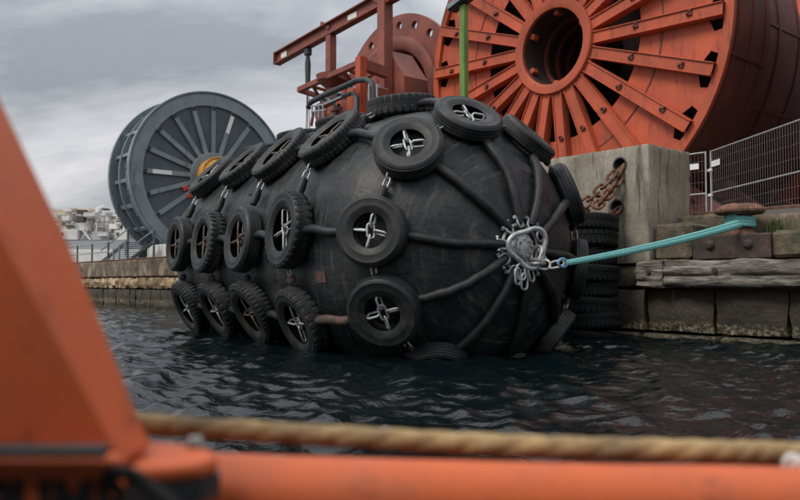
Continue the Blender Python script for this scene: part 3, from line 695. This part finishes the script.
for i in range(NSP):
    a0 = math.radians(-3.2)+i*da+.04; b.lathe([(OR*.635, -.075), (OR*.635, -.055), (OR*.641, -.055), (OR*.641, -.075)], 6, OC, False, a0, a0+da-.08)
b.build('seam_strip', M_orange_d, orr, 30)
for y in (1.4, 5.0, 8.6):                       # cradle
    b = MB()
    for sx in (-1, 1):
        b.bar((sx*4.9, y, -.55), (sx*3.6, y, 1.9), .5, .5, .03).bar((sx*6.6, y, -.5), (sx*3.9, y, 1.5), .35, .35, .03).bar((sx*5.0, y, .55), (sx*3.9, y, .5), .3, .3)
        b.box((sx*3.6, y, 1.5), (.9, .9, .7), .05)
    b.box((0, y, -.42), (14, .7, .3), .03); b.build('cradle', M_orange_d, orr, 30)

def copy_tree(o, parent=None):
    c = o.copy(); COL.objects.link(c); c.parent = parent
    for ch in [x for x in bpy.data.objects if x.parent == o]: copy_tree(ch, c)
    return c
nb = copy_tree(orr); nb.matrix_world = QM @ T(6.05, 9.16, OZ)
nb['label'] = 'second orange reel standing close beside the giant one behind the fence'
cn_ = empty('steel_container', 'maroon corrugated steel container standing behind the two orange reels', 'container', QM @ T(-3.0, 21.5, 2.4))
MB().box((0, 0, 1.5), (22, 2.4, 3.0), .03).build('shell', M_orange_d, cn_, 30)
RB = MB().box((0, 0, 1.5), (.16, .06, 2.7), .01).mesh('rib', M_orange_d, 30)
for i in range(66): link('rib', RB, cn_, T(-10.8+i*.332, -1.22, 0))
# ------------------------------------------------------------------ grey reel, axis along the quay
GR = 6.5; GZ = 2.6
grr = empty('grey_reel', 'big blue grey cable reel with twenty spokes and yellow hub', 'cable reel', QM @ T(-45, 12.72, GZ))
GC = T(0, 0, GR) @ RZ(PI/2) @ FACE
MB().lathe([(GR*.835, .0), (GR*.835, .10), (GR*.965, .10), (GR*.97, .06), (GR*.985, .06), (GR*.985, .2), (GR, .2), (GR, -.12), (GR*.835, -.12)], 128, GC, closed=True).build('rim', M_gray, grr, 30)
MB().lathe([(GR*.18, -.3), (GR*.18, .16), (GR*.275, .16), (GR*.285, .10), (GR*.285, -.2)], 64, GC).build('hub_ring', M_gray, grr, 30)
GSP = MB().box((GR*.565, -.15, 0), (GR*.60, .03, .22), .008).box((GR*.565, .15, 0), (GR*.60, .03, .22), .008).box((GR*.565, 0, .10), (GR*.60, .33, .03), .008).mesh('spoke', M_gray, 30)
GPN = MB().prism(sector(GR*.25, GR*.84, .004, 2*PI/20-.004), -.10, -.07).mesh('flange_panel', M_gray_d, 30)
GBK = MB().box((0, 0, 0), (.28, .30, .06), .015).lathe([(0, .08), (.05, .08), (.055, .02)], 8, T(0, .07, 0)).lathe([(0, .08), (.05, .08), (.055, .02)], 8, T(0, -.07, 0)).mesh('bracket', M_dark, 30)
LBL = MB().box((GR*.60, 0, .122), (1.45, .30, .012)).mesh('label_plate', M_white, 30)
for i in range(20):
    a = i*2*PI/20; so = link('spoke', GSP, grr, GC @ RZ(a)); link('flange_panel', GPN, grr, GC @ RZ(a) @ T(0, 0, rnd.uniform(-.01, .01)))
    link('bracket', GBK, so, T(GR*.81, 0, .13))
    if i in (10, 4): link('label_plate', LBL, so, T(.1 if i == 10 else .5, 0, 0))
MB().lathe([(GR*.985, -3.7), (GR, -3.7), (GR, -4.05), (GR*.985, -4.05), (GR*.3, -4.0), (GR*.3, -3.75)], 96, GC, closed=True).build('back_flange', M_gray, grr, 30)
MB().lathe([(GR*.84, -.1), (GR*.84, -3.8)], 96, GC).build('drum', M_gray_d, grr, 30)
for h0 in (-1.0, -2.5): MB().lathe([(GR*.84, h0), (GR*.955, h0), (GR*.955, h0-.18), (GR*.84, h0-.18)], 96, GC, closed=True).build('drum_ring', M_gray, grr, 30)
TB = MB().box((GR*.93, 0, -1.95), (.18, .28, 3.7), .02).mesh('tie_bar', M_gray, 30); TB2 = MB().box((GR*.955, 0, -.75), (.1, .5, .9), .02).mesh('gusset', M_gray_d, 30)
for i in range(20): link('tie_bar', TB, grr, GC @ RZ(i*2*PI/20+.1)); link('gusset', TB2, grr, GC @ RZ(i*2*PI/20+.25))
hb = MB().lathe([(GR*.205, -.3), (GR*.205, .95), (GR*.175, 1.12), (GR*.14, 1.22), (.01, 1.24)], 32, GC).build('hub_drum', M_yellow, grr, 40)
b = MB()
for i in range(8):
    a = 2*PI*i/8; b.bar((GR*.18*math.cos(a), GR*.18*math.sin(a), .8), (GR*.05*math.cos(a), GR*.05*math.sin(a), 1.6), .14, .14)
b.lathe([(GR*.205, .95), (GR*.218, .95), (GR*.218, 1.12), (GR*.205, 1.12)], 32, None, closed=True); b.lathe([(GR*.04, 1.45), (GR*.065, 1.45), (GR*.065, 1.6), (GR*.04, 1.6)], 24, None, closed=True)
MB().add(b.v, b.f, GC).build('hub_cage', M_yellow, grr, 30)
for i, a in enumerate((3.5, 3.75)): MB().box((GR*.37, 0, .0), (.5, .34, .25), .04).build('red_box', mat('red_paint', (.5, .05, .03), .5, bump=0) if i == 0 else bpy.data.materials['red_paint'], grr, 30, GC @ RZ(a+.08) @ T(0, 0, .02))
for h0 in (-.3, -3.5):
    b = MB()
    for sx in (-1, 1): b.bar((h0, sx*4.6, -.5), (h0, sx*3.4, 1.6), .5, .6, .03).bar((h0, sx*3.0, -.5), (h0, sx*3.4, 1.2), .4, .4, .03)
    b.box((h0, 0, -.3), (.8, 11, .34), .03); b.build('cradle', M_gray_d, grr, 30)
pk = MB().box((0, 0, .65), (5.5, .2, 1.3), .03)
for i in range(7): pk.box((-2.5+i*.83, -.13, .65), (.10, .08, 1.28), .01)
tag(pk.build('steel_hoarding', M_ship, None, 30, QM @ T(quay_at(166, 250, 5.6).x, 5.6, 2.12)), 'low white ribbed steel hoarding below grey reel', 'hoarding')

# ------------------------------------------------------------------ rust-red reel and gantry machine
RR = 4.7; RC = V((-21.5, 11.5, 10.1))
rr_ = empty('red_reel', 'rust red reel flange with round holes on raised stand', 'reel', QM @ T(RC.x, RC.y, 2.2))
RM = T(0, 0, RC.z-2.2) @ FACE
def flange_holes(r0, r1, rh, hr_, nh, z0, z1):
    bm = bmesh.new()
    loops = []
    outer = [bm.verts.new((r1*math.cos(2*PI*i/160), r1*math.sin(2*PI*i/160), 0)) for i in range(160)]
    inner = [bm.verts.new((r0*math.cos(2*PI*i/120), r0*math.sin(2*PI*i/120), 0)) for i in range(120)]
    ed = []
    for lp in [outer, inner]+[[bm.verts.new((rh*math.cos(c)+hr_*math.cos(2*PI*i/16), rh*math.sin(c)+hr_*math.sin(2*PI*i/16), 0)) for i in range(16)] for c in nh]:
        ed += [bm.edges.new((lp[i], lp[(i+1) % len(lp)])) for i in range(len(lp))]
    bmesh.ops.triangle_fill(bm, use_beauty=True, edges=ed)
    g = bmesh.ops.extrude_face_region(bm, geom=bm.faces[:])
    for v in g['geom']:
        if isinstance(v, bmesh.types.BMVert): v.co.z += z1-z0
    for v in bm.verts: v.co.z += z0
    bm.verts.index_update(); b = MB().add([v.co[:] for v in bm.verts], [[v.index for v in f.verts] for f in bm.faces]); bm.free(); return b
fh = flange_holes(RR*.74, RR, RR*.88, RR*.048, [math.atan2(q.z-RC.z, q.x-RC.x) for q in [quay_at(x, y, RC.y) for x, y in ((370, 40), (401, 15.5), (417.5, 18), (431.5, 32))]]+[3.6, 4.2, 5.0, 5.7], -.15, .1)
MB().add(fh.v, fh.f, RM).build('flange', M_redrust, rr_, 30)
MB().lathe([(RR*.745, -.1), (RR*.745, .35), (RR*.70, .42), (RR*.62, .38), (RR*.60, .3), (RR*.60, -2.2)], 80, RM).build('inner_ring', M_redrust, rr_, 35)
MB().lathe([(RR*.60, -2.0), (RR*.15, -2.1), (RR*.15, -2.4)], 80, RM).build('back_plate', M_orange_d, rr_, 35)
MB().lathe([(RR*.78, -.15), (RR*.78, -2.4), (RR*.6, -2.4)], 80, RM).build('drum', M_redrust, rr_, 35)
for i in range(4): MB().box((RR*.38, 0, -1.8), (RR*.5, .3, .3), .03).build('spoke', M_redrust, rr_, 30, RM @ RZ(i*PI/2+.6))
b = MB()
for sx in (-3.6, 3.6): b.box((sx, .9, 2.5), (.8, 1.2, 5.2), .04)
b.box((0, .9, 3.2), (8.0, 1.0, .6), .04).box((0, 1.0, .2), (9.5, 2.4, .4), .04); b.build('stand', M_redrust, rr_, 30)
hs = empty('drive_housing', 'rust red gabled steel housing in front of red reel', 'machine housing', QM @ T(RC.x+.9, 9.7, 2.2))
q0 = quay_at(392, 95, 9.6); q1 = quay_at(426, 50, 9.6); cx = (q0.x+q1.x)/2-(RC.x+.9); wdh = (q1.x-q0.x)
b = MB().prism([(cx-wdh/2, -0.0), (cx+wdh/2, 0), (cx+wdh/2, q1.z-2.2-1.4), (cx+wdh*.05, q1.z-2.2), (cx-wdh/2, q1.z-2.2-.1)], 0, 1.4, FACE)
b.build('shell', M_redrust, hs, 30); MB().box((cx+.2, -.1-1.4, 5.2), (wdh*.5, .06, .9), .02).build('hatch', M_orange, hs, 30)

gn = empty('loading_gantry', 'rust red steel gantry with long projecting hoist beam and platform', 'gantry crane', QM @ T(-20, 8, 2.2))
def G(px, py, y=8): q = quay_at(px, py, y); return q-V((-20, 8, 2.2))
a_, b_ = G(277, 59), G(384, -1); d_ = (b_-a_).normalized(); b2 = b_+d_*3.0
b = MB(); 
for dz in (-.30, .30): b.bar(a_+V((0, 0, dz)), b2+V((0, 0, dz)), .42, .07, .01)
b.bar(a_, b2, .06, .56, .0); b.box(a_, (.06, .46, .68), .01); b.build('hoist_beam', M_redrust, gn, 30)
q = a_+d_*.8; MB().box(q+V((0, -.05, 0)), (.55, .02, .3)).build('label_plate', M_white, gn, 30)
q = G(353, 14); q = V((q.x, -.05, a_.lerp(b_, (q.x-a_.x)/(b_.x-a_.x)).z)); MB().box(q, (.7, .02, .26)).build('label_plate', M_white, gn, 30)
for px, w in ((331, .40), (385, .52)):
    top = G(px, 30); MB().bar((top.x, 0, -.1), (top.x, 0, a_.z+(b_.z-a_.z)*(top.x-a_.x)/(b_.x-a_.x)-.36 if px < 380 else b_.z+2), w, w, .02).build('post', M_redrust, gn, 30)
    b = MB().bar((top.x-.05, 0, a_.z+.4), (top.x-.8, 0, a_.z+.8), .2, .2).build('knee_brace', M_redrust, gn, 30)
q = G(308, 44); hx = q.x; a_ = V((a_.x, a_.y, a_.lerp(b_, (hx-a_.x)/(b_.x-a_.x)).z))
MB().box((hx, 0, a_.z-.55), (.34, .3, .35), .03).build('trolley', M_dark, gn, 30)
MB().tube([(hx, 0, a_.z-.7), (hx, 0, a_.z-1.2), (hx, 0, a_.z-2.2)], [.10, .16, .13], 10).build('hoist', M_dark, gn, 40)
b = MB()
for dx in (-.14, .0, .2): b.tube([(hx+dx*.3, 0, a_.z-2.1), (hx+dx, 0, a_.z-4.6)], .022, 5)
b.build('hoist_wire', M_dark, gn)
# platform seen from below: frame, pipe run, valve boxes, hand rails
def rod(name, pts, w, m_, h=None, y=6.4, par=gn):
    P = [G(p[0], p[1], p[2] if len(p) > 2 else y) for p in pts]; b = MB()
    for i in range(len(P)-1): b.bar(P[i], P[i+1], w, h or w, .01)
    return b.build(name, m_, par, 30)
rod('platform_beam', [(299, 90), (366, 60)], .24, M_redrust)
rod('platform_beam', [(299, 90), (321, 97, 7.4)], .22, M_redrust)
rod('platform_beam', [(319, 97, 7.4), (372, 74, 7.4)], .20, M_redrust)
for x0, y0, x1, y1 in ((309, 85.5, 331, 92), (321, 80, 343, 87), (333, 75, 354, 82), (346, 69, 364, 77), (312, 84, 319, 97), (330, 76, 345, 86), (343, 70, 352, 82)):
    rod('platform_rung', [(x0, y0), (x1, y1, 7.4)], .13, M_redrust)
rod('platform_post', [(361, 57), (361, 130)], .36, M_orange, y=6.0)
rod('cross_beam', [(361, 64, 6.0), (386, 73, 7.6)], .30, M_redrust, .46)
P_ = [G(x, y, 5.4) for x, y in ((308, 108), (311, 102), (326, 94.5), (345, 86), (357, 80.5), (366, 79.5), (371.5, 83), (373.5, 92), (374, 125))]
MB().tube(P_, .125, 10).build('pipe', M_dark, gn, 50)
P_ = [G(x, y, 5.7) for x, y in ((318, 108), (340, 98), (352, 93), (356, 97), (356, 120))]
MB().tube(P_, .10, 8).build('pipe', M_gray_d, gn, 50)
fq = G(333, 89, 6.9); MB().lathe([(.30, -.5), (.32, 0), (.75, .35), (.80, .62), (.72, .62), (.30, .1), (.0, .1)], 24, Matrix.Translation(fq)).build('funnel', M_redrust, gn, 40)
r2 = random.Random(5)
for x, yt, w, m_ in ((356, 91, 7, M_orange), (345, 101, 8, M_orange), (336, 106, 7, M_redrust), (330, 103, 4, M_redrust), (349, 90, 4, M_redrust), (341, 95, 4, M_dark), (324, 105, 5, M_redrust), (352, 102, 4, M_redrust), (367, 98, 6, M_orange), (379, 90, 8, M_redrust), (327, 100, 3, M_dark)):
    t0, t1 = G(x-w/2, yt, 6.6), G(x+w/2, yt+14, 6.6); hh = (t0.z-t1.z)
    o = MB().box(((t0.x+t1.x)/2, t0.y, t0.z-hh/2-.3), (t1.x-t0.x, .7, hh+.6), .04).build('valve_box', m_, gn, 30)
    MB().lathe([(0, .16), (.14, .14), (.16, 0)], 10, Matrix.Translation(((t0.x+t1.x)/2, t0.y, t0.z))).build('valve_cap', M_gray, o, 40)
for x in (312, 315.5, 319, 323, 369, 377): rod('rail_post', [(x, 118 if x < 340 else 104), (x, (106 if x < 340 else 84)-(x-312)*.12*(x < 340))], .07, M_fence, y=5.2)
rod('hand_rail', [(311, 106.3), (324, 104.5), (341, 97)], .07, M_fence, y=5.2); rod('hand_rail', [(311, 112), (326, 109.5)], .06, M_fence, y=5.2)
r2 = random.Random(12)
for i in range(30):
    x = r2.uniform(313, 372); top = 112-(x-313)*.42+r2.uniform(0, 12); y_ = r2.uniform(5.7, 7.6); m_ = r2.choice([M_orange, M_redrust, M_redrust, M_redrust, M_dark, M_orange_d])
    if r2.random() < .6: rod('strut', [(x, top), (x+r2.uniform(-4, 4), top+14)], r2.uniform(.08, .16), m_, y=y_)
    else: rod('strut', [(x, top), (x+r2.uniform(6, 14), top-r2.uniform(2, 6))], r2.uniform(.08, .16), m_, y=y_)
tl = G(312, 118, 6.0); tr = G(384, 112, 6.0)
MB().box(((tl.x+tr.x)/2, tl.y+1.2, tl.z-2.4), (tr.x-tl.x, 3.2, .4), .03).build('deck_plate', M_redrust, gn, 30)
for x in (tl.x+.4, tr.x-.4):
    for y in (tl.y-.6, tl.y+2.0): MB().bar((x, y+.5, tl.z-2.55), (x, y+.5, -.1), .4, .4, .02).build('tower_leg', M_redrust, gn, 30)

# green post with unlit floodlight
gp = quay_at(464, 60, 4.0)
go = empty('lamp_post', 'green painted lamp post standing before orange reel', 'lamp post', QM @ T(gp.x, 4.0, 2.4)); gz = quay_at(464, 5, 4.0).z-2.4
MB().box((0, 0, gz/2), (.225, .225, gz), .02).box((0, 0, .02), (.5, .5, .04), .01).build('pole', M_green, go, 30)
MB().box((-.1, -.05, gz+.12), (.95, .45, .26), .05, None, RY(-.25).to_3x3()).build('lamp_head', M_dark, go, 30)
MB().box((-.1, -.28, gz+.1), (.8, .02, .16), .0, None, RY(-.25).to_3x3()).build('lens', M_gray, go, 30)

# railing posts along the far quay
rl = empty('quay_railing', 'thin dark steel railing on far quay below grey reel', 'railing', QM @ T(-46, 2.2, 2.12))
for i in range(9): MB().tube([(-14+i*2.9, 0, -.02), (-14+i*2.9, 0, 1.35)], .05, 6).build('post', M_dark, rl)
for z in (.75, 1.3): MB().tube([(-14, 0, z), (9.3, 0, z+.0)], .035, 6).build('rail', M_fence, rl)
bx_ = empty('gangway', 'dark folded steel gangway on quay beside grey reel', 'gangway', QM @ T(quay_at(136, 255, 4.2).x, 4.2, 2.12))
for y_ in (-.8, .8):
    MB().bar((-4.4, y_, .12), (.9, y_, 1.45), .08, .22, .01).build('stringer', M_gray_d, bx_, 30); MB().bar((-4.0, y_, 1.0), (.9, y_, 2.2), .05, .06).build('hand_rail', M_gray, bx_, 30)
    MB().bar((.8, y_, 0), (.8, y_, 2.2), .1, .1).build('leg', M_gray_d, bx_, 30)
for i in range(12): MB().box((-4.1+i*.42, 0, .2+i*.105), (.26, 1.5, .04)).build('tread', M_gray_d, bx_, 30)
for i in range(4): MB().box((-2.2+i*1.0, -.95, .4+i*.2), (.12, .08, .9), .01).build('stanchion', M_gray, bx_, 30)

# ------------------------------------------------------------------ moored ship far behind
SY = 190.0
def ship_pt(px, py): p = at_depth(px, py, SY); return p
c0 = ship_pt(120, 262); sh_ = empty('moored_ship', 'white and cream work ship with cluttered decks moored beyond quay', 'ship', Matrix.Translation((c0.x, SY, 0)))
PM = SY/FPX     # metres per pixel there
def sx(px): return (px-120)*PM
def sz(py): return at_depth(120, py, SY).z
b = MB(); secs = []
for i in range(15):
    t_ = i/14; px = -60+t_*245; bow = max(0, (t_-.72)/.28); w = 7*(1-bow**2.2)+.15; top = sz(242)+bow*1.2; x = sx(px)
    secs.append([(x+bow*bow*3.0, -w, top), (x+bow*1.5, -w*.97, sz(252)), (x, -w*.85, 2), (x, -w*.5, -1), (x, w*.5, -1), (x, w*.85, 2), (x+bow*1.5, w*.97, sz(252)), (x+bow*bow*3, w, top)])
vs = [p for s_ in secs for p in s_]; fs = [(i*8+j, i*8+(j+1) % 8, (i+1)*8+(j+1) % 8, (i+1)*8+j) for i in range(14) for j in range(8)]+[tuple(range(8)), tuple(14*8+j for j in range(8))]
b.add(vs, fs).build('hull', M_hull, sh_, 40)
MB().box((sx(92), -7.3, sz(262)+.2), (34, .5, 5.0), .1).build('hull_band', M_ship, sh_, 30)
r = random.Random(21); dk = sz(241)
def house(px0, px1, pyt, m_, y=0, d=9):
    hgt = sz(pyt)-dk; o = MB().box(((sx(px0)+sx(px1))/2, y, dk+hgt/2-.05), (sx(px1)-sx(px0), d, hgt), .08).build('deckhouse', m_, sh_, 30)
    n = int((sx(px1)-sx(px0))/1.3); rows = max(1, int(hgt/2.4))
    for k in range(rows):
        for i in range(n):
            if r.random() < .25: MB().box((sx(px0)+.7+i*1.3, y-d/2-.02, dk+1.3+k*2.4), (.7, .06, .8)).build('window', M_shipd, o)
house(70, 88, 231, M_ship, -2); house(78, 94, 224, M_ship, -1, 6); house(100, 116, 233, M_hull, -1); house(142, 152, 227, M_shipc, 1); house(124, 136, 232, M_ship, -2); house(-50, 40, 216, M_ship)
for i in range(230):
    px = r.uniform(52, 172); pb = r.uniform(210, 238); m_ = r.choice([M_ship, M_ship, M_ship, M_shipc, M_shipd, M_ship, M_hull])
    k = r.random()
    if px > 150: pb = max(pb, 222)
    if k < .45: MB().box((sx(px), r.uniform(-6, 3), sz(pb)), (r.uniform(.5, 2.2), 2, r.uniform(.3, 1.3)), .05).build('deck_gear', m_, sh_, 30)
    elif k < .8: a_ = V((sx(px), r.uniform(-6, 2), dk)); MB().bar(a_, a_+V((r.uniform(-3, 3), 0, sz(pb)-dk+.5)), .28, .28).build('derrick', m_, sh_, 30)
    else: MB().box((sx(px), r.uniform(-5, 3), sz(pb)), (r.uniform(4, 9), .4, .35), .0).build('gantry_rail', m_, sh_, 30)
for px in (58, 66, 73, 78, 84, 90, 96, 101, 107, 112, 118, 122, 126, 131, 138, 143, 149, 156, 166):
    x = sx(px); zt = sz(r.uniform(208, 218))
    b = MB().bar((x-.9, 0, dk-.3), (x-.9, 0, zt), .22, .22).bar((x+.9, 0, dk-.3), (x+.9, 0, zt), .22, .22)
    z = dk
    while z < zt-1.6: b.bar((x-.9, 0, z), (x+.9, 0, z+1.6), .14, .14).bar((x-.9, 0, z+1.6), (x+.9, 0, z+1.6), .14, .14); z += 1.6
    b.build('lattice_mast', r.choice([M_ship, M_shipc]), sh_, 30)
    MB().bar((x, -1, zt), (x+r.uniform(-5, 5), -1, zt+r.uniform(-1.5, 1.2)), .3, .3).build('boom', r.choice([M_ship, M_shipc]), sh_, 30)
bc = QI @ at_depth(162, 240, 120); bcw = at_depth(162, 234, 120)
bo = MB().box((0, 0, 1.3), (2.4, 2.4, 2.6), .05); 
for i in range(6): bo.box((-.95+i*.38, -1.22, 1.3), (.12, .06, 2.3))
MB_base = bo.build('blue_cabin', M_blue, None, 30, Matrix.Translation((ship_pt(160, 240).x, SY-3, dk+.0)))
tag(MB_base, 'small blue steel cabin on deck of moored ship', 'cabin')
# low far shore behind the ship
b = MB(); n = 60; rows = []
for j, (dy, hs_) in enumerate(((0, 0), (60, .6), (160, 1.0), (400, .9))):
    rows.append([(-900+1500*i/n, 700+dy, -1+hs_*(22+10*mnoise.noise(V((i*.17, j, 2)))+4*mnoise.noise(V((i*.9, j, 5))))*(1 if i < 32 else max(0, 1-(i-32)/8))) for i in range(n+1)])
vs = [p for q in rows for p in q]; fs = [(j*(n+1)+i, j*(n+1)+i+1, (j+1)*(n+1)+i+1, (j+1)*(n+1)+i) for j in range(3) for i in range(n)]
struct(b.add(vs, fs).build('far_shore', mat('far_hill', (.16, .165, .16), .9, var=.3, scale=.02, bump=0), None, 60))

# ------------------------------------------------------------------ foreground: orange work boat
boat = empty('work_boat', 'orange work boat with leaning post, rounded gunwale and black lettered locker', 'boat', Matrix.Translation((0, .6, 0)))
BI = Matrix.Translation((0, -.6, 0))
def bp(x, y, d): return at_depth(x, y, d)-V((0, .6, 0))
# gunwale tube following the photographed line
pts = []
for px, py, d in ((-500, 440, 1.22), (-100, 446, 1.2), (120, 451, 1.19), (300, 458, 1.18), (600, 466, 1.17), (820, 471, 1.15), (1200, 500, 1.08), (1700, 540, 1.0)):
    p_ = bp(px, py, d); pts.append(p_-V((0, 0, .062)))
def smooth_path(P, n=8):
    o = []
    for i in range(len(P)-1):
        p0, p1, p2, p3 = P[max(i-1, 0)], P[i], P[i+1], P[min(i+2, len(P)-1)]
        for k in range(n):
            t_ = k/n; o.append(.5*((2*p1)+(p2-p0)*t_+(2*p0-5*p1+4*p2-p3)*t_*t_+(3*p1-p0-3*p2+p3)*t_**3))
    return o+[P[-1]]
GW = smooth_path(pts)
MB().tube(GW, .064, 20).build('gunwale', M_boat, boat, 60)
vs = []; fs = []
for i, p_ in enumerate(GW): vs += [(p_.x, p_.y-.02, p_.z-.03), (p_.x, p_.y-.035, .10), (p_.x, p_.y+.035, .10), (p_.x, p_.y+.02, p_.z-.03)]
for i in range(len(GW)-1): fs += [(i*4+j, i*4+j+1, (i+1)*4+j+1, (i+1)*4+j) for j in range(3)]
MB().add(vs, fs).build('bulwark', M_boat, boat, 30)
vs = []; fs = []; n = len(GW)
for p_ in GW: vs += [(p_.x, p_.y+.05, p_.z-.05), (p_.x*.97, p_.y-.12, -.45), (p_.x*.9, -2.6, -.5)]
for i in range(n-1): fs += [(i*3+j, i*3+j+1, (i+1)*3+j+1, (i+1)*3+j) for j in range(2)]
MB().add(vs, fs).build('hull', M_boat, boat, 40)
vs = [(p_.x, p_.y-.03, .12) for p_ in GW]+[(GW[-1].x, -2.6, .12), (GW[0].x, -2.6, .12)]
MB().add(vs, [tuple(range(len(vs)))]).build('deck', mat('deck_paint', (.26, .25, .235), .8, var=.2, scale=4, bump=.2), boat, 30)
# unseen walls and roof added behind the camera to shade the post front
MB().box((0, -2.3, 1.2), (4.2, .08, 2.3), .02).box((-2.05, -1.25, 1.2), (.06, 2.2, 2.3), .01).box((2.05, -1.6, 1.2), (.06, 1.5, 2.3), .01).build('shade_walls', M_gray_d, boat, 30)
MB().box((0, -1.5, 2.38), (4.4, 1.9, .07), .02).build('shade_roof', M_gray_d, boat, 30)
# leaning post: front face nearer the camera, lit side face towards the water
F = [(-700, -300), (-281, -300), (-120, 6), (0, 234), (75, 371), (112, 440), (126, 462), (112, 470), (60, 449), (0, 447), (-420, 445)]
d1 = .95
def dep(y): return d1/(.80+.10*min(1, max(0, (y-150)/300)))
vf = [bp(x, y, d1) for x, y in F]; n = len(F)
vb = []
for x, y in F:
    w_ = vf[len(vb)]; vb.append(V((w_.x, dep(y)-.6, w_.z)))
bm = MB().add(vf+vb, [tuple(range(n)), tuple(range(n, 2*n))[::-1]]+[(i, (i+1) % n, n+(i+1) % n, n+i) for i in range(n)])
po = bm.build('leaning_post', M_boat, boat, 20)
mb = po.modifiers.new('bevel', 'BEVEL'); mb.width = .006; mb.segments = 3; mb.limit_method = 'ANGLE'
# foot flange of the post
ft = []
for px, py, d in ((95, 458, .97), (128, 474, .96), (165, 474, .97), (200, 468, .985), (218, 457, 1.02), (215, 448, 1.06), (190, 442, 1.10), (150, 438, 1.13), (110, 440, 1.12), (80, 448, 1.05)): ft.append(bp(px, py, d))
zf = sum(p_.z for p_ in ft)/len(ft); pl_ = [(p_.x, p_.y) for p_ in ft]
fo = MB().prism(pl_, zf-.022, zf).build('foot_flange', M_boat, boat, 20); mb = fo.modifiers.new('bevel', 'BEVEL'); mb.width = .008; mb.segments = 3
bt = bp(195, 445, 1.08); MB().lathe([(0, .016), (.010, .014), (.014, .006), (.014, 0)], 12, T(bt.x, bt.y, zf)).build('bolt_head', M_galv, fo, 40)  # bright stud standing in for a highlight on the flange
MB().box((bp(-150, 451, .888).x, .888-.6, bp(0, 451, .888).z), (bp(108, 451, .888).x-bp(-408, 451, .888).x, .02, .013), .003).build('gap_shade_strip', M_dark, boat, 30)  # dark strip drawn in place of the shaded gap between post and locker
MB().prism([(x*.985, y) for x, y in pl_], zf-.05, zf-.0235).build('flange_shadow', M_dark, fo, 20)  # dark slab that paints the black shadow under the flange
# stowage panel under the post with stencilled lettering
lp = [bp(-420, 456, .9), bp(118, 464, .9)]
zt = bp(60, 457, .9).z; pn = MB().box(((lp[0].x+lp[1].x)/2, .915-.6, zt-.22), (lp[1].x-lp[0].x, .03, .44), .008).build('locker', M_boat, boat, 30)
cu = bpy.data.curves.new('lettering', 'FONT'); cu.body = 'PUMP'; cu.align_x = 'LEFT'; cu.extrude = .0008; cu.space_character = 1.08
# letters: cap height about 8 cm, outlined bold
cu.size = .078; cu.offset = .0035
to = bpy.data.objects.new('lettering_tmp', cu); COL.objects.link(to); bpy.context.view_layer.update()
tm = bpy.data.meshes.new_from_object(to); bpy.data.objects.remove(to); tm.materials.clear(); tm.materials.append(M_ink)
tp = bp(-17, 480, .8985)
xs_ = [v.co.x for v in tm.vertices]; ys_ = [v.co.y for v in tm.vertices]; sc = (bp(124, 480, .8985).x-tp.x)/(max(xs_)-min(xs_))
link('lettering', tm, boat, T(tp.x, .8985-.6, tp.z-max(ys_)*.95) @ RX(PI/2) @ Matrix.Diagonal((sc, .95, 1, 1)))
# black cable from the locker over the gunwale
cp = [at_depth(x, y, d) for x, y, d in ((108, 476, .90), (122, 472, .89), (136, 477, .89), (152, 488, .885), (172, 505, .87), (200, 540, .85), (240, 640, .85))]
tag(MB().tube(smooth_path(cp), .0085, 10).build('black_cable', M_black, None, 60), 'black cable beside the lettered locker on orange boat', 'cable')
# fender rope along the gunwale
rp = [at_depth(x, y, d) for x, y, d in ((-500, 404, 1.34), (60, 417, 1.33), (150, 425, 1.32), (300, 434, 1.31), (500, 445, 1.30), (700, 451, 1.28), (820, 455, 1.27), (1100, 480, 1.2), (1500, 530, 1.1))]
RPp = smooth_path(rp, 24); b = MB()
for s_ in range(3):
    pts = []
    for i, p_ in enumerate(RPp):
        tng = (RPp[min(i+1, len(RPp)-1)]-RPp[max(i-1, 0)]).normalized(); sd = tng.cross(V((0, 0, 1))).normalized(); up = sd.cross(tng)
        a = i*.42+s_*2*PI/3; pts.append(p_+sd*(0.0042*math.cos(a))+up*(.0042*math.sin(a)))
    b.tube(pts, .0155, 8)
tag(b.build('gunwale_rope', M_rope, None, 60), 'thick tan rope stretched along the orange gunwale', 'rope')
kp = at_depth(797, 466, 1.2)
ko = MB().tube([kp+V((.010*math.cos(a), .004*a-.02, .013*math.sin(a))) for a in [2*PI*i/12 for i in range(20)]], .005, 8)
tag(ko.build('white_lashing', M_white, None, 60), 'white lashing loop tied on the orange gunwale', 'rope')
